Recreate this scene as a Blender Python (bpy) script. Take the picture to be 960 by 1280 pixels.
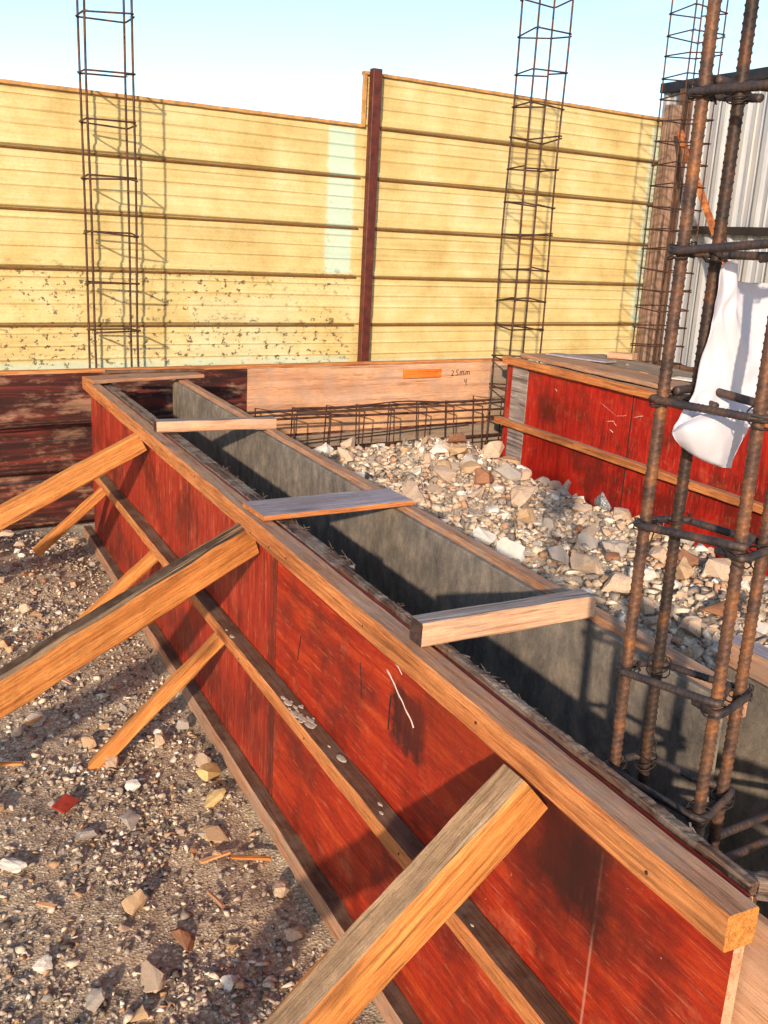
import bpy, bmesh, math, random
import numpy as np
from mathutils import Vector, Matrix, noise

random.seed(7)
RNG = np.random.default_rng(11)
for o in list(bpy.data.objects):
    bpy.data.objects.remove(o)
S = bpy.context.scene
COL = S.collection
R = math.radians

# ------------------------------------------------------------------ camera
CAM = Vector((0, 0, 1.6))
def _n(v): return Vector(v).normalized()
F = 1218.0
dY = _n((-150 - 480, 262 - 640, F))            # world Y as seen by the lens (x right, y down, z ahead)
dn = _n((250 - 480, 5000 - 640, F))
up = -dn
up = (up - dY * up.dot(dY)).normalized()
dX = dY.cross(up)
cx = Vector((dX[0], dY[0], up[0])); cy = Vector((dX[1], dY[1], up[1])); cz = Vector((dX[2], dY[2], up[2]))
cam = bpy.data.cameras.new('camera')
cam.sensor_fit = 'VERTICAL'; cam.sensor_height = 36; cam.lens = F / 1280 * 36
cam.clip_start = 0.05; cam.clip_end = 2000
co = bpy.data.objects.new('camera', cam); COL.objects.link(co)
rot = Matrix((cx, -cy, -cz)).transposed().to_4x4()
co.matrix_world = Matrix.Translation(CAM) @ rot
S.camera = co

# ------------------------------------------------------------------ light
EL = 17.0
SX, SY = -0.56, -0.83                           # towards the sun, over the ground
W = bpy.data.worlds.new('World'); S.world = W; W.use_nodes = True
nt = W.node_tree
bg = nt.nodes['Background']
sky = nt.nodes.new('ShaderNodeTexSky'); sky.sky_type = 'NISHITA'; sky.sun_disc = False
sky.sun_elevation = R(EL); sky.sun_rotation = math.atan2(SX, SY)
sky.altitude = 50; sky.air_density = 1.0; sky.dust_density = .6; sky.ozone_density = 1.6
wtc = nt.nodes.new('ShaderNodeTexCoord'); wmp = nt.nodes.new('ShaderNodeMapping'); wmp.inputs['Scale'].default_value = (1.2, 2.2, 9.0)
wn = nt.nodes.new('ShaderNodeTexNoise'); wn.inputs['Scale'].default_value = 1.6; wn.inputs['Detail'].default_value = 7; wn.inputs['Roughness'].default_value = .6; wn.inputs['Distortion'].default_value = .8
wr_ = nt.nodes.new('ShaderNodeValToRGB'); wr_.color_ramp.elements[0].position = .48; wr_.color_ramp.elements[0].color = (0, 0, 0, 1); wr_.color_ramp.elements[1].position = .78; wr_.color_ramp.elements[1].color = (.26, .26, .26, 1)
wm = nt.nodes.new('ShaderNodeMixRGB'); wm.inputs[2].default_value = (5.2, 6.4, 7.2, 1)
nt.links.new(wtc.outputs['Generated'], wmp.inputs[0]); nt.links.new(wmp.outputs[0], wn.inputs['Vector']); nt.links.new(wn.outputs['Fac'], wr_.inputs[0])
nt.links.new(wr_.outputs[0], wm.inputs[0]); nt.links.new(sky.outputs[0], wm.inputs[1])
nt.links.new(wm.outputs[0], bg.inputs[0]); bg.inputs[1].default_value = 0.135
sl = bpy.data.lights.new('sun', 'SUN'); sl.energy = 3.7; sl.angle = R(1.2); sl.color = (1.0, 0.81, 0.60)
so = bpy.data.objects.new('sun', sl); COL.objects.link(so)
tos = Vector((SX, SY, 0)).normalized() * math.cos(R(EL)) + Vector((0, 0, math.sin(R(EL))))
so.rotation_euler = tos.to_track_quat('Z', 'Y').to_euler(); so.location = (-3, -4, 6)
vs = S.view_settings
vs.view_transform = 'Standard'; vs.look = 'None'; vs.gamma = 1; vs.use_curve_mapping = False
vs.exposure = 0.80
S.render.engine = 'CYCLES'

# ------------------------------------------------------------------ tagging
def tag(o, label=None, cat=None, group=None, kind=None):
    if label: o['label'] = label
    if cat: o['category'] = cat
    if group: o['group'] = group
    if kind: o['kind'] = kind
    return o
def empty(name, loc, label, cat, group=None):
    o = bpy.data.objects.new(name, None); COL.objects.link(o)
    o.location = loc; o.empty_display_size = .1
    return tag(o, label, cat, group)
def link(name, me, parent=None, Wm=None):
    o = bpy.data.objects.new(name, me); COL.objects.link(o)
    Wm = Wm or Matrix.Identity(4)
    if parent is not None:
        o.parent = parent
        base = parent.location.copy() if parent.parent is None else None
        PM = Matrix.Translation(parent.location) if parent.type == 'EMPTY' else WM[parent.name]
        o.matrix_basis = PM.inverted() @ Wm
    else:
        o.matrix_basis = Wm
    WM[o.name] = Wm.copy()
    return o
WM = {}

# ------------------------------------------------------------------ materials
class NT:
    def __init__(s, name, rough=.8, metal=0.0, spec=.3):
        s.m = bpy.data.materials.new(name); s.m.use_nodes = True
        s.t = s.m.node_tree; s.b = s.t.nodes['Principled BSDF']
        s.b.inputs['Roughness'].default_value = rough; s.b.inputs['Metallic'].default_value = metal
        s.b.inputs['Specular IOR Level'].default_value = spec
        s.tc = s.t.nodes.new('ShaderNodeTexCoord')
        s.oi = s.t.nodes.new('ShaderNodeObjectInfo')
    def n(s, t): return s.t.nodes.new('ShaderNode' + t)
    def L(s, a, b): s.t.links.new(a, b)
    def co(s, scale=(1, 1, 1), rnd=True, off=(0, 0, 0), rotz=(0, 0, 0)):
        mp = s.n('Mapping'); mp.inputs['Scale'].default_value = scale; mp.inputs['Location'].default_value = off
        mp.inputs['Rotation'].default_value = rotz
        src = s.tc.outputs['Object']
        if rnd:
            a = s.n('VectorMath'); a.operation = 'MULTIPLY_ADD'
            c = s.n('CombineXYZ')
            m = s.n('Math'); m.operation = 'MULTIPLY'; m.inputs[1].default_value = 37.0
            s.L(s.oi.outputs['Random'], m.inputs[0])
            for k in range(3): s.L(m.outputs[0], c.inputs[k])
            ad = s.n('VectorMath'); ad.operation = 'ADD'
            s.L(src, ad.inputs[0]); s.L(c.outputs[0], ad.inputs[1]); src = ad.outputs[0]
        s.L(src, mp.inputs[0]); return mp.outputs[0]
    def noise(s, co, sc, det=6, ro=.6, dist=0):
        x = s.n('TexNoise'); x.inputs['Scale'].default_value = sc; x.inputs['Detail'].default_value = det
        x.inputs['Roughness'].default_value = ro; x.inputs['Distortion'].default_value = dist
        s.L(co, x.inputs['Vector']); return x.outputs['Fac']
    def vor(s, co, sc, out='Color', feat='F1'):
        x = s.n('TexVoronoi'); x.inputs['Scale'].default_value = sc; x.feature = feat
        s.L(co, x.inputs['Vector']); return x.outputs[out]
    def ramp(s, f, stops, interp='LINEAR'):
        x = s.n('ValToRGB'); x.color_ramp.interpolation = interp
        e = x.color_ramp.elements
        while len(e) < len(stops): e.new(.5)
        for i, (p, c) in enumerate(stops):
            e[i].position = p
            e[i].color = (c, c, c, 1) if isinstance(c, (int, float)) else (*c, 1)
        s.L(f, x.inputs[0]); return x.outputs[0]
    def mix(s, f, a, b, mode='MIX'):
        x = s.n('MixRGB'); x.blend_type = mode
        for k, v in enumerate((f, a, b)):
            if isinstance(v, (int, float)): x.inputs[k].default_value = v if k == 0 else (v, v, v, 1)
            elif isinstance(v, tuple): x.inputs[k].default_value = (*v, 1)
            else: s.L(v, x.inputs[k])
        return x.outputs[0]
    def math(s, op, a, b=None, clamp=False):
        x = s.n('Math'); x.operation = op; x.use_clamp = clamp
        for k, v in enumerate((a, b)):
            if v is None: continue
            if isinstance(v, (int, float)): x.inputs[k].default_value = v
            else: s.L(v, x.inputs[k])
        return x.outputs[0]
    def sep(s, v):
        x = s.n('SeparateXYZ'); s.L(v, x.inputs[0]); return x.outputs
    def col(s, c): 
        if isinstance(c, tuple): s.b.inputs['Base Color'].default_value = (*c, 1)
        else: s.L(c, s.b.inputs['Base Color'])
    def rough(s, f): s.L(f, s.b.inputs['Roughness'])
    def bump(s, h, st=.5, d=.002):
        x = s.n('Bump'); x.inputs['Strength'].default_value = st; x.inputs['Distance'].default_value = d
        s.L(h, x.inputs['Height']); s.L(x.outputs[0], s.b.inputs['Normal'])
    def boxmask(s, x, z, x0, x1, z0, z1, soft=.01, jit=None, amt=.05):
        if jit is not None:
            j = s.math('MULTIPLY', s.math('SUBTRACT', jit, .5), amt)
            x = s.math('ADD', x, j); z = s.math('ADD', z, j)
        def st(v, e, up_):
            mr = s.n('MapRange'); mr.clamp = True; s.L(v, mr.inputs[0])
            mr.inputs[1].default_value = e - soft; mr.inputs[2].default_value = e + soft
            mr.inputs[3].default_value = 0 if up_ else 1; mr.inputs[4].default_value = 1 if up_ else 0
            return mr.outputs[0]
        return s.math('MULTIPLY', s.math('MULTIPLY', st(x, x0, 1), st(x, x1, 0)), s.math('MULTIPLY', st(z, z0, 1), st(z, z1, 0)))

def wood(name, lo, mid, hi, dark=.35, grain=45, rough=.75, bump=.6, bd=.0015, dirt=None, dirt_amt=.5, axis=0, crack=.0):
    s = NT(name, rough)
    sc = [grain, grain, grain]; sc[axis] = grain * .045
    sc2 = [grain * 4, grain * 4, grain * 4]; sc2[axis] = grain * .12
    g1 = s.noise(s.co(tuple(sc)), 1.0, 8, .65, .6)
    g2 = s.noise(s.co(tuple(sc2)), 1.0, 5, .7, .3)
    big = s.noise(s.co((5, 5, 5)), 1.0, 4, .6)
    c = s.ramp(g1, [(.25, lo), (.48, mid), (.72, hi)])
    c = s.mix(s.ramp(g2, [(.3, 1), (.48, 0)]), c, tuple(v * (1 - dark) for v in lo))
    c = s.mix(.55, c, s.ramp(big, [(.3, .45), (.7, 1.0)]), 'MULTIPLY')
    sc4 = [420, 420, 420]; sc4[axis] = 16
    g3 = s.noise(s.co(tuple(sc4), off=(2, 8, 4)), 1.0, 4, .75)
    c = s.mix(.75, c, s.ramp(g3, [(.32, .38), (.5, .95), (.7, 1.3)]), 'MULTIPLY')
    sc5 = [130, 130, 130]; sc5[axis] = 6
    g4 = s.noise(s.co(tuple(sc5), off=(6, 1, 9)), 1.0, 7, .8, .4)
    c = s.mix(s.ramp(g4, [(.30, .8), (.44, 0)]), c, tuple(v * .22 for v in lo))
    c = s.mix(s.ramp(g4, [(.60, 0), (.78, .45)]), c, tuple(min(.9, v * 1.25 + .03) for v in hi))
    h = s.mix(.5, s.mix(.5, g1, g2), s.mix(.5, g3, g4))
    if crack:
        sc3 = [grain * .9] * 3; sc3[axis] = grain * .03
        k = s.ramp(s.noise(s.co(tuple(sc3), off=(3, 5, 1)), 1.0, 3, .5, 1.2), [(.34 + .08 * crack, 1), (.40 + .08 * crack, 0)])
        k = s.math('MULTIPLY', k, crack)
        c = s.mix(k, c, tuple(v * .18 for v in lo)); h = s.mix(k, h, 0.0)
    sk = [7, 7, 7]; sk[axis] = 2.2
    kn = s.ramp(s.vor(s.co(tuple(sk), off=(1.3, 4.2, 2.1)), 1.0, 'Distance'), [(.05, 1), (.10, .55), (.16, 0)])
    c = s.mix(s.math('MULTIPLY', kn, .7), c, tuple(v * .3 for v in lo))
    if dirt:
        d = s.ramp(s.noise(s.co((9, 9, 9), off=(7, 1, 2)), 1.0, 10, .72), [(.45, 0), (.58, 1)])
        c = s.mix(s.math('MULTIPLY', d, dirt_amt), c, dirt)
    fine = s.noise(s.co((600, 600, 600)), 1.0, 2, .5)
    c = s.mix(.35, c, s.ramp(fine, [(.3, .55), (.7, 1.2)]), 'MULTIPLY')
    s.col(c); s.bump(h, bump, bd); return s.m

M = {}
M['orange'] = wood('orange_timber', (.32, .09, .024), (.60, .215, .068), (.76, .33, .12), crack=.35)
M['brace'] = wood('brace_timber', (.30, .10, .025), (.62, .225, .055), (.80, .38, .115), grain=32, bump=.9, bd=.003, crack=.35)
M['brace_top'] = wood('weathered_brace_face', (.24, .125, .06), (.50, .31, .17), (.68, .47, .29), grain=26, bump=1, bd=.006, crack=1.0, dirt=(.16, .10, .06), dirt_amt=.5)
M['brown'] = wood('pinkish_brown_timber', (.26, .115, .06), (.50, .25, .14), (.64, .38, .24), grain=40, dirt=(.30, .22, .17), crack=.2)
M['dark_brown'] = wood('dirty_dark_timber', (.05, .022, .012), (.13, .06, .035), (.24, .12, .07), grain=40, dirt=(.42, .36, .29), dirt_amt=.12, bump=.8)
M['grey'] = wood('weathered_grey_timber', (.16, .13, .12), (.34, .28, .26), (.52, .46, .44), grain=40, bump=1, bd=.003, crack=.6)
M['violet'] = wood('grey_violet_plank', (.26, .21, .24), (.40, .34, .38), (.55, .50, .53), grain=30, dirt=(.2, .16, .16), bump=.5)
M['end'] = wood('end_grain', (.40, .13, .025), (.68, .27, .06), (.8, .38, .10), grain=90)
M['end_dark'] = wood('dark_end_grain', (.02, .012, .01), (.06, .035, .03), (.12, .07, .06), grain=60)
M['splint'] = wood('splintered_edge', (.03, .014, .010), (.12, .06, .038), (.34, .22, .15), grain=70, bump=1, bd=.004, crack=.8, dirt=(.45, .40, .34), dirt_amt=.3)
M['rawply'] = wood('raw_pink_plywood', (.46, .20, .10), (.68, .36, .20), (.80, .50, .33), dark=.3, grain=14, bump=.4, dirt=(.38, .26, .2), dirt_amt=.45, crack=.12)
M['rawply2'] = wood('raw_orange_plywood', (.52, .22, .09), (.74, .38, .18), (.85, .52, .3), grain=16, bump=.4, dirt=(.30, .2, .15), dirt_amt=.4)
M['greyply'] = wood('dull_brown_plywood', (.20, .13, .09), (.34, .24, .17), (.45, .34, .26), grain=14, bump=.5, dirt=(.2, .16, .12), crack=.15)
M['post'] = wood('old_post_timber', (.17, .09, .06), (.34, .21, .15), (.48, .33, .25), grain=26, bump=1, bd=.004, crack=.7)
M['post_dark'] = wood('dark_old_post', (.06, .03, .02), (.16, .085, .055), (.28, .17, .11), grain=26, bump=1, crack=.7)

def redply(name, base=(.36, .035, .012), hi=(.60, .10, .025), vert=True, stains_bands=(), wear=.35, grey=None, axis_scale=None):
    s = NT(name, .42, spec=.35)
    scl = (34, 34, 2.2) if vert else (2.2, 34, 30)
    g = s.noise(s.co(scl), 1.0, 8, .7, .5)
    g2 = s.noise(s.co(tuple(v * 5 for v in scl), off=(1, 2, 3)), 1.0, 4, .7)
    bigg = s.noise(s.co((3.2, 3.2, 3.2), off=(2, 0, 5)), 1.0, 8, .65)
    c = s.ramp(g, [(.28, tuple(v * .45 for v in base)), (.5, base), (.75, hi)])
    c = s.mix(s.ramp(bigg, [(.38, .85), (.5, .1), (.62, 0)]), c, (.12, .012, .008))
    c = s.mix(s.math('MULTIPLY', s.ramp(g2, [(.58, 0), (.72, 1)]), wear), c, (.80, .32, .16))
    g5 = s.noise(s.co(tuple(v * 9 for v in scl), off=(5, 5, 3)), 1.0, 4, .8)
    c = s.mix(.55, c, s.ramp(g5, [(.32, .35), (.5, .95), (.68, 1.4)]), 'MULTIPLY')
    wn_ = s.ramp(s.noise(s.co((6, 6, 8), off=(9, 2, 7)), 1.0, 10, .75), [(.56, 0), (.70, .30)])
    c = s.mix(wn_, c, (.62, .20, .10))
    spk = s.ramp(s.noise(s.co((120, 120, 120), off=(3, 9, 7)), 1.0, 3, .6), [(.73, 0), (.76, .6)])
    c = s.mix(spk, c, (.78, .58, .46))
    # pale scratches and scuffs
    for k, (sc, th) in enumerate((((60, 60, 6), .70), ((14, 14, 30), .72))):
        w = s.ramp(s.noise(s.co(sc, off=(k * 5, 3, 1), rotz=(0, .35 * (k + 1), 0)), 1.0, 7, .75, 1.5), [(th - .03, 0), (th + .02, 1)])
        c = s.mix(s.math('MULTIPLY', w, .55), c, (.75, .42, .32))
    # burn marks, scratches and darker bands placed per panel
    fine = s.noise(s.co((500, 500, 500)), 1.0, 2, .5)
    c = s.mix(.3, c, s.ramp(fine, [(.3, .55), (.7, 1.25)]), 'MULTIPLY')
    p = s.sep(s.tc.outputs['Object'])
    nz = s.noise(s.co((26, 26, 26), rnd=False), 1.0, 8, .7)
    fib = s.noise(s.co((70, 70, 9), rnd=False), 1.0, 6, .7)
    for (x0, x1, z0, z1, soft, col, amt) in stains_bands:
        m = s.boxmask(p[0], p[2], x0, x1, z0, z1, soft, nz if soft > .003 else None, .10)
        m = s.math('MULTIPLY', m, s.ramp(fib, [(.46, 1), (.72, .68)]))
        c = s.mix(s.math('MULTIPLY', m, amt), c, col)
    s.col(c); s.rough(s.ramp(bigg, [(.3, .38), (.7, .7)])); s.bump(s.mix(.5, g, g2), .5, .0012); return s.m

def greyin(name):
    s = NT(name, .8)
    g = s.noise(s.co((22, 22, 12)), 1.0, 10, .78)
    b = s.noise(s.co((4, 4, 4)), 1.0, 9, .75)
    f = s.noise(s.co((260, 260, 260)), 1.0, 3, .6)
    c = s.ramp(g, [(.3, (.085, .074, .066)), (.5, (.19, .162, .136)), (.7, (.35, .28, .215))])
    c = s.mix(.7, c, s.ramp(b, [(.32, .4), (.62, 1.1)]), 'MULTIPLY')
    c = s.mix(.4, c, s.ramp(f, [(.3, .5), (.7, 1.3)]), 'MULTIPLY')
    s.col(c); s.bump(s.mix(.5, g, f), .6, .002); return s.m
M['inner'] = greyin('cement_stained_inner_face')

def weathered_red(name):
    s = NT(name, .7)
    g = s.noise(s.co((2.0, 40, 26)), 1.0, 9, .72, .8)
    b = s.noise(s.co((3.5, 3.5, 9), off=(4, 4, 4)), 1.0, 8, .7)
    c = s.ramp(g, [(.30, (.008, .004, .004)), (.48, (.035, .008, .006)), (.62, (.12, .018, .012)), (.78, (.24, .08, .05))])
    c = s.mix(s.ramp(b, [(.50, 0), (.60, .75)]), c, s.ramp(g, [(.35, (.07, .025, .018)), (.6, (.34, .19, .12))]))
    s.col(c); s.bump(g, .7, .003); return s.m
M['oldred'] = weathered_red('weathered_dark_red_plywood')

def rust(name, lo=(.035, .02, .018), mid=(.13, .065, .042), hi=(.42, .15, .035), amt=.5, rough=.62, metal=.35):
    s = NT(name, rough, metal, .5)
    a = s.noise(s.co((22, 22, 22)), 1.0, 8, .7)
    b = s.noise(s.co((300, 300, 300)), 1.0, 4, .6)
    c = s.ramp(a, [(.32, lo), (.5, mid), (.5 + .3 * (1.2 - amt), hi)])
    c = s.mix(.5, c, s.ramp(b, [(.3, .5), (.7, 1.35)]), 'MULTIPLY')
    s.col(c); s.bump(b, .5, .0006); return s.m
M['rebar'] = rust('rusty_ribbed_bar', (.03, .018, .016), (.11, .055, .036), (.36, .13, .03), .3)
M['rebar_black'] = rust('dark_ribbed_bar', (.014, .010, .010), (.045, .026, .020), (.20, .07, .02), .2)
M['rebar_dark'] = rust('dark_stirrup_steel', (.018, .016, .02), (.055, .042, .042), (.20, .09, .04), .25)
M['rebar_thin'] = rust('thin_bar_steel', (.018, .010, .009), (.06, .026, .018), (.20, .06, .02), .35)
M['wire'] = rust('tie_wire_steel', (.01, .009, .009), (.03, .022, .02), (.08, .04, .02), .2)
M['flash'] = rust('dark_painted_steel', (.012, .013, .018), (.022, .022, .028), (.05, .035, .03), .1, .5)
M['steelpost'] = rust('red_oxide_post', (.04, .008, .006), (.09, .016, .010), (.16, .035, .015), .2, .55, .1)
M['ruststrut'] = rust('rusted_strut_steel', (.12, .04, .02), (.33, .10, .03), (.55, .2, .05), .7, .9, .0)

def stone(name, lo, hi, tint=None, isl=False, sc=60):
    s = NT(name, .9)
    a = s.noise(s.co((sc, sc, sc)), 1.0, 7, .7)
    b = s.noise(s.co((14, 14, 14), off=(3, 3, 3)), 1.0, 5, .6)
    c = s.ramp(a, [(.28, tuple(v * .5 for v in lo)), (.45, lo), (.62, hi)])
    if tint: c = s.mix(s.ramp(b, [(.45, 0), (.6, .8)]), c, tint)
    if isl:
        g = s.n('NewGeometry')
        pal = s.ramp(g.outputs['Random Per Island'], isl, 'CONSTANT')
        c = s.mix(1.0, s.ramp(a, [(.3, .55), (.6, 1.15)]), pal, 'MULTIPLY')
    s.col(c); s.bump(a, .8, .003); return s.m
M['st_cream'] = stone('cream_limestone', (.44, .33, .24), (.74, .61, .48), (.50, .30, .18))
M['st_white'] = stone('white_limestone', (.60, .55, .48), (.88, .84, .76))
M['st_grey'] = stone('grey_limestone', (.28, .25, .23), (.54, .49, .44), (.44, .34, .26))
M['st_brown'] = stone('reddish_brown_stone', (.24, .10, .05), (.46, .24, .14))
M['st_tan'] = stone('tan_stone', (.36, .24, .14), (.66, .48, .30), (.5, .3, .16))
M['st_dark'] = stone('dark_bluish_stone', (.05, .055, .07), (.16, .17, .19), (.7, .68, .64))
M['st_yellow'] = stone('ochre_stone', (.50, .33, .13), (.80, .60, .30))
M['gravel'] = stone('mixed_gravel', (.3, .3, .3), (.6, .6, .6), isl=[(0, (.42, .33, .26)), (.18, (.60, .49, .38)), (.36, (.26, .21, .17)), (.5, (.60, .50, .38)), (.58, (.42, .26, .15)), (.70, (.30, .25, .21)), (.84, (.12, .095, .08)), (.965, (.76, .69, .60))], sc=120)
M['rubble'] = stone('rubble_pieces', (.3, .3, .3), (.6, .6, .6), isl=[(0, (.48, .37, .27)), (.22, (.58, .46, .34)), (.4, (.30, .24, .19)), (.54, (.66, .55, .42)), (.62, (.44, .26, .16)), (.72, (.18, .15, .13)), (.82, (.54, .37, .25)), (.94, (.74, .67, .57))], sc=90)

def dirt(name, cols, sc=1.0):
    s = NT(name, .95)
    co_ = s.co((1, 1, 1), rnd=False)
    a = s.noise(co_, 3.0, 12, .72); b = s.noise(co_, 90 * sc, 8, .75); v = s.vor(co_, 140 * sc, 'Color'); vd = s.vor(co_, 140 * sc, 'Distance')
    c = s.ramp(s.mix(.6, a, b), [(.36, cols[0]), (.48, cols[1]), (.6, cols[2])])
    vv = s.sep(v)
    c = s.mix(s.ramp(vv[0], [(.62, 0), (.66, .8)]), c, s.ramp(vv[1], [(0, cols[3]), (1, cols[4])]))
    s.col(c); s.bump(s.mix(.5, b, vd), 1.0, .006); return s.m
M['dirt'] = dirt('gravelly_dirt', [(.12, .09, .06), (.31, .225, .15), (.50, .36, .235), (.30, .22, .15), (.78, .65, .48)])
M['moundm'] = dirt('rubble_dust', [(.22, .165, .115), (.42, .325, .24), (.58, .46, .34), (.3, .24, .19), (.7, .6, .5)])

def fence_mat():
    s = NT('yellow_fence_paint', .55, .0, .35)
    p = s.sep(s.tc.outputs['Object']); X, Z = p[0], p[2]
    a = s.noise(s.co((3, 3, 3), rnd=False), 1.0, 8, .65)
    streak = s.noise(s.co((.8, 1, 40), rnd=False), 1.0, 5, .6)
    mot = s.noise(s.co((60, 60, 90), rnd=False), 1.0, 5, .75)
    c = s.ramp(a, [(.3, (.47, .335, .125)), (.5, (.60, .465, .21)), (.72, (.68, .57, .33))])
    c = s.mix(.5, c, s.ramp(streak, [(.35, .72), (.6, 1.05)]), 'MULTIPLY')
    c = s.mix(.5, c, s.ramp(mot, [(.3, .65), (.65, 1.1)]), 'MULTIPLY')
    jn = s.noise(s.co((8, 8, 14), rnd=False), 1.0, 6, .7)
    green = (.38, .62, .58)
    # faded unpainted patches
    for (x0, x1, z0, z1, amt) in ((1.70, 1.89, 1.36, 2.24, .62), (4.48, 4.7, 1.0, 2.5, .5), (-2, 1.9, .70, .83, .4), (2.06, 4.4, .70, .80, .5), (.8, 1.5, .8, 1.2, .12), (2.02, 2.06, .8, 2.2, .6)):
        m = s.boxmask(X, Z, x0, x1, z0, z1, .012, jn, .06)
        c = s.mix(s.math('MULTIPLY', m, amt), c, green)
    # rust flakes beside the post and on the right-hand end
    fl = s.ramp(s.noise(s.co((45, 45, 30), rnd=False, off=(9, 9, 9)), 1.0, 8, .8), [(.56, 0), (.60, 1)])
    for (x0, x1, z0, z1) in ((2.04, 2.12, 1.5, 2.2), (4.46, 4.6, 1.0, 2.5), (1.66, 1.74, 1.3, 1.9)):
        m = s.math('MULTIPLY', s.boxmask(X, Z, x0, x1, z0, z1, .03, jn, .06), fl)
        c = s.mix(s.math('MULTIPLY', m, .7), c, (.42, .16, .06))
    # black mould specks low on the left sheets
    sp = s.noise(s.co((22, 22, 26), rnd=False, off=(1, 7, 3)), 1.0, 5, .72)
    cl = s.noise(s.co((1.6, 1.6, 3), rnd=False, off=(4.3, 0, 1)), 1.0, 3, .5)
    m = s.math('MULTIPLY', s.ramp(sp, [(.565, 0), (.59, 1)]), s.boxmask(X, Z, -1.5, 1.95, .78, 1.36, .05))
    m = s.math('MULTIPLY', m, s.ramp(cl, [(.36, .15), (.50, 1)]))
    c = s.mix(s.math('MULTIPLY', m, .9), c, (.07, .05, .03))
    # rusty bloom
    rb = s.ramp(s.noise(s.co((2.2, 2.2, 2.2), rnd=False, off=(0, 3, 8)), 1.0, 6, .6), [(.58, 0), (.72, .45)])
    c = s.mix(rb, c, (.72, .38, .10))
    fine = s.noise(s.co((260, 260, 260), rnd=False), 1.0, 2, .5)
    c = s.mix(.3, c, s.ramp(fine, [(.3, .6), (.7, 1.15)]), 'MULTIPLY')
    s.col(c); s.bump(mot, .25, .002); return s.m
M['fence'] = fence_mat()
def plainmat(name, c, rough=.8, var=.3, sc=30, spec=.3):
    s = NT(name, rough, spec=spec)
    a = s.noise(s.co((sc, sc, sc)), 1.0, 8, .7)
    s.col(s.mix(1.0, s.ramp(a, [(.3, 1 - var), (.65, 1.0)]), c, 'MULTIPLY')); s.bump(a, .3, .001); return s.m
M['seam'] = plainmat('rusty_overlap_edge', (.20, .085, .022), .8, .6, 60)
M['cap'] = plainmat('fence_cap_rail', (.50, .27, .10), .7, .5, 20)
M['side'] = None
def side_mat():
    s = NT('pale_ribbed_cladding', .5, .1)
    p = s.sep(s.tc.outputs['Object'])
    a = s.noise(s.co((30, 30, 1.0), rnd=False), 1.0, 5, .6)
    b = s.noise(s.co((4, 4, 4), rnd=False), 1.0, 8, .7)
    c = s.ramp(a, [(.3, (.24, .27, .32)), (.5, (.36, .37, .40)), (.7, (.47, .45, .42))])
    c = s.mix(.3, c, s.ramp(b, [(.3, .6), (.6, 1.05)]), 'MULTIPLY')
    s.col(c); return s.m
M['side'] = side_mat()
M['paper'] = None
def paper_mat():
    s = NT('creased_white_paper', .75, spec=.2)
    a = s.noise(s.co((14, 14, 14)), 1.0, 4, .5)
    s.col((.66, .64, .71))
    v1 = s.vor(s.co((1, 1, 1), rnd=False), 17, 'Distance'); v2 = s.vor(s.co((1, 1, 1), off=(.3, .1, .2)), 9, 'Distance')
    s.bump(s.mix(.5, v1, v2), .35, .006)
    tr = s.n('BsdfTranslucent'); tr.inputs[0].default_value = (.85, .8, .85, 1)
    mx = s.n('MixShader'); mx.inputs[0].default_value = .25
    out = s.t.nodes['Material Output']
    s.L(s.b.outputs[0], mx.inputs[1]); s.L(tr.outputs[0], mx.inputs[2]); s.L(mx.outputs[0], out.inputs[0])
    return s.m
M['paper'] = paper_mat()
M['ink'] = plainmat('black_marker_ink', (.02, .015, .015), .8)
M['plaster'] = plainmat('dried_cement_smear', (.72, .55, .48), .9, .4, 90)
M['cement'] = plainmat('cement_splash', (.46, .40, .33), .9, .45, 90)
M['chip'] = plainmat('red_film_ply_offcut', (.34, .04, .02), .5, .5, 60)
M['orangebit'] = wood('bright_orange_offcut', (.55, .10, .012), (.74, .17, .018), (.82, .25, .04), grain=30)

# ------------------------------------------------------------------ mesh helpers
def mesh_from(name, verts, faces, mats, fmat=None, smooth=False):
    me = bpy.data.meshes.new(name)
    me.from_pydata([tuple(v) for v in verts], [], [tuple(f) for f in faces])
    for m in (mats if isinstance(mats, (list, tuple)) else [mats]): me.materials.append(m)
    if fmat is not None: me.polygons.foreach_set('material_index', list(fmat))
    if smooth: me.polygons.foreach_set('use_smooth', [True] * len(me.polygons))
    me.update(); return me

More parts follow.
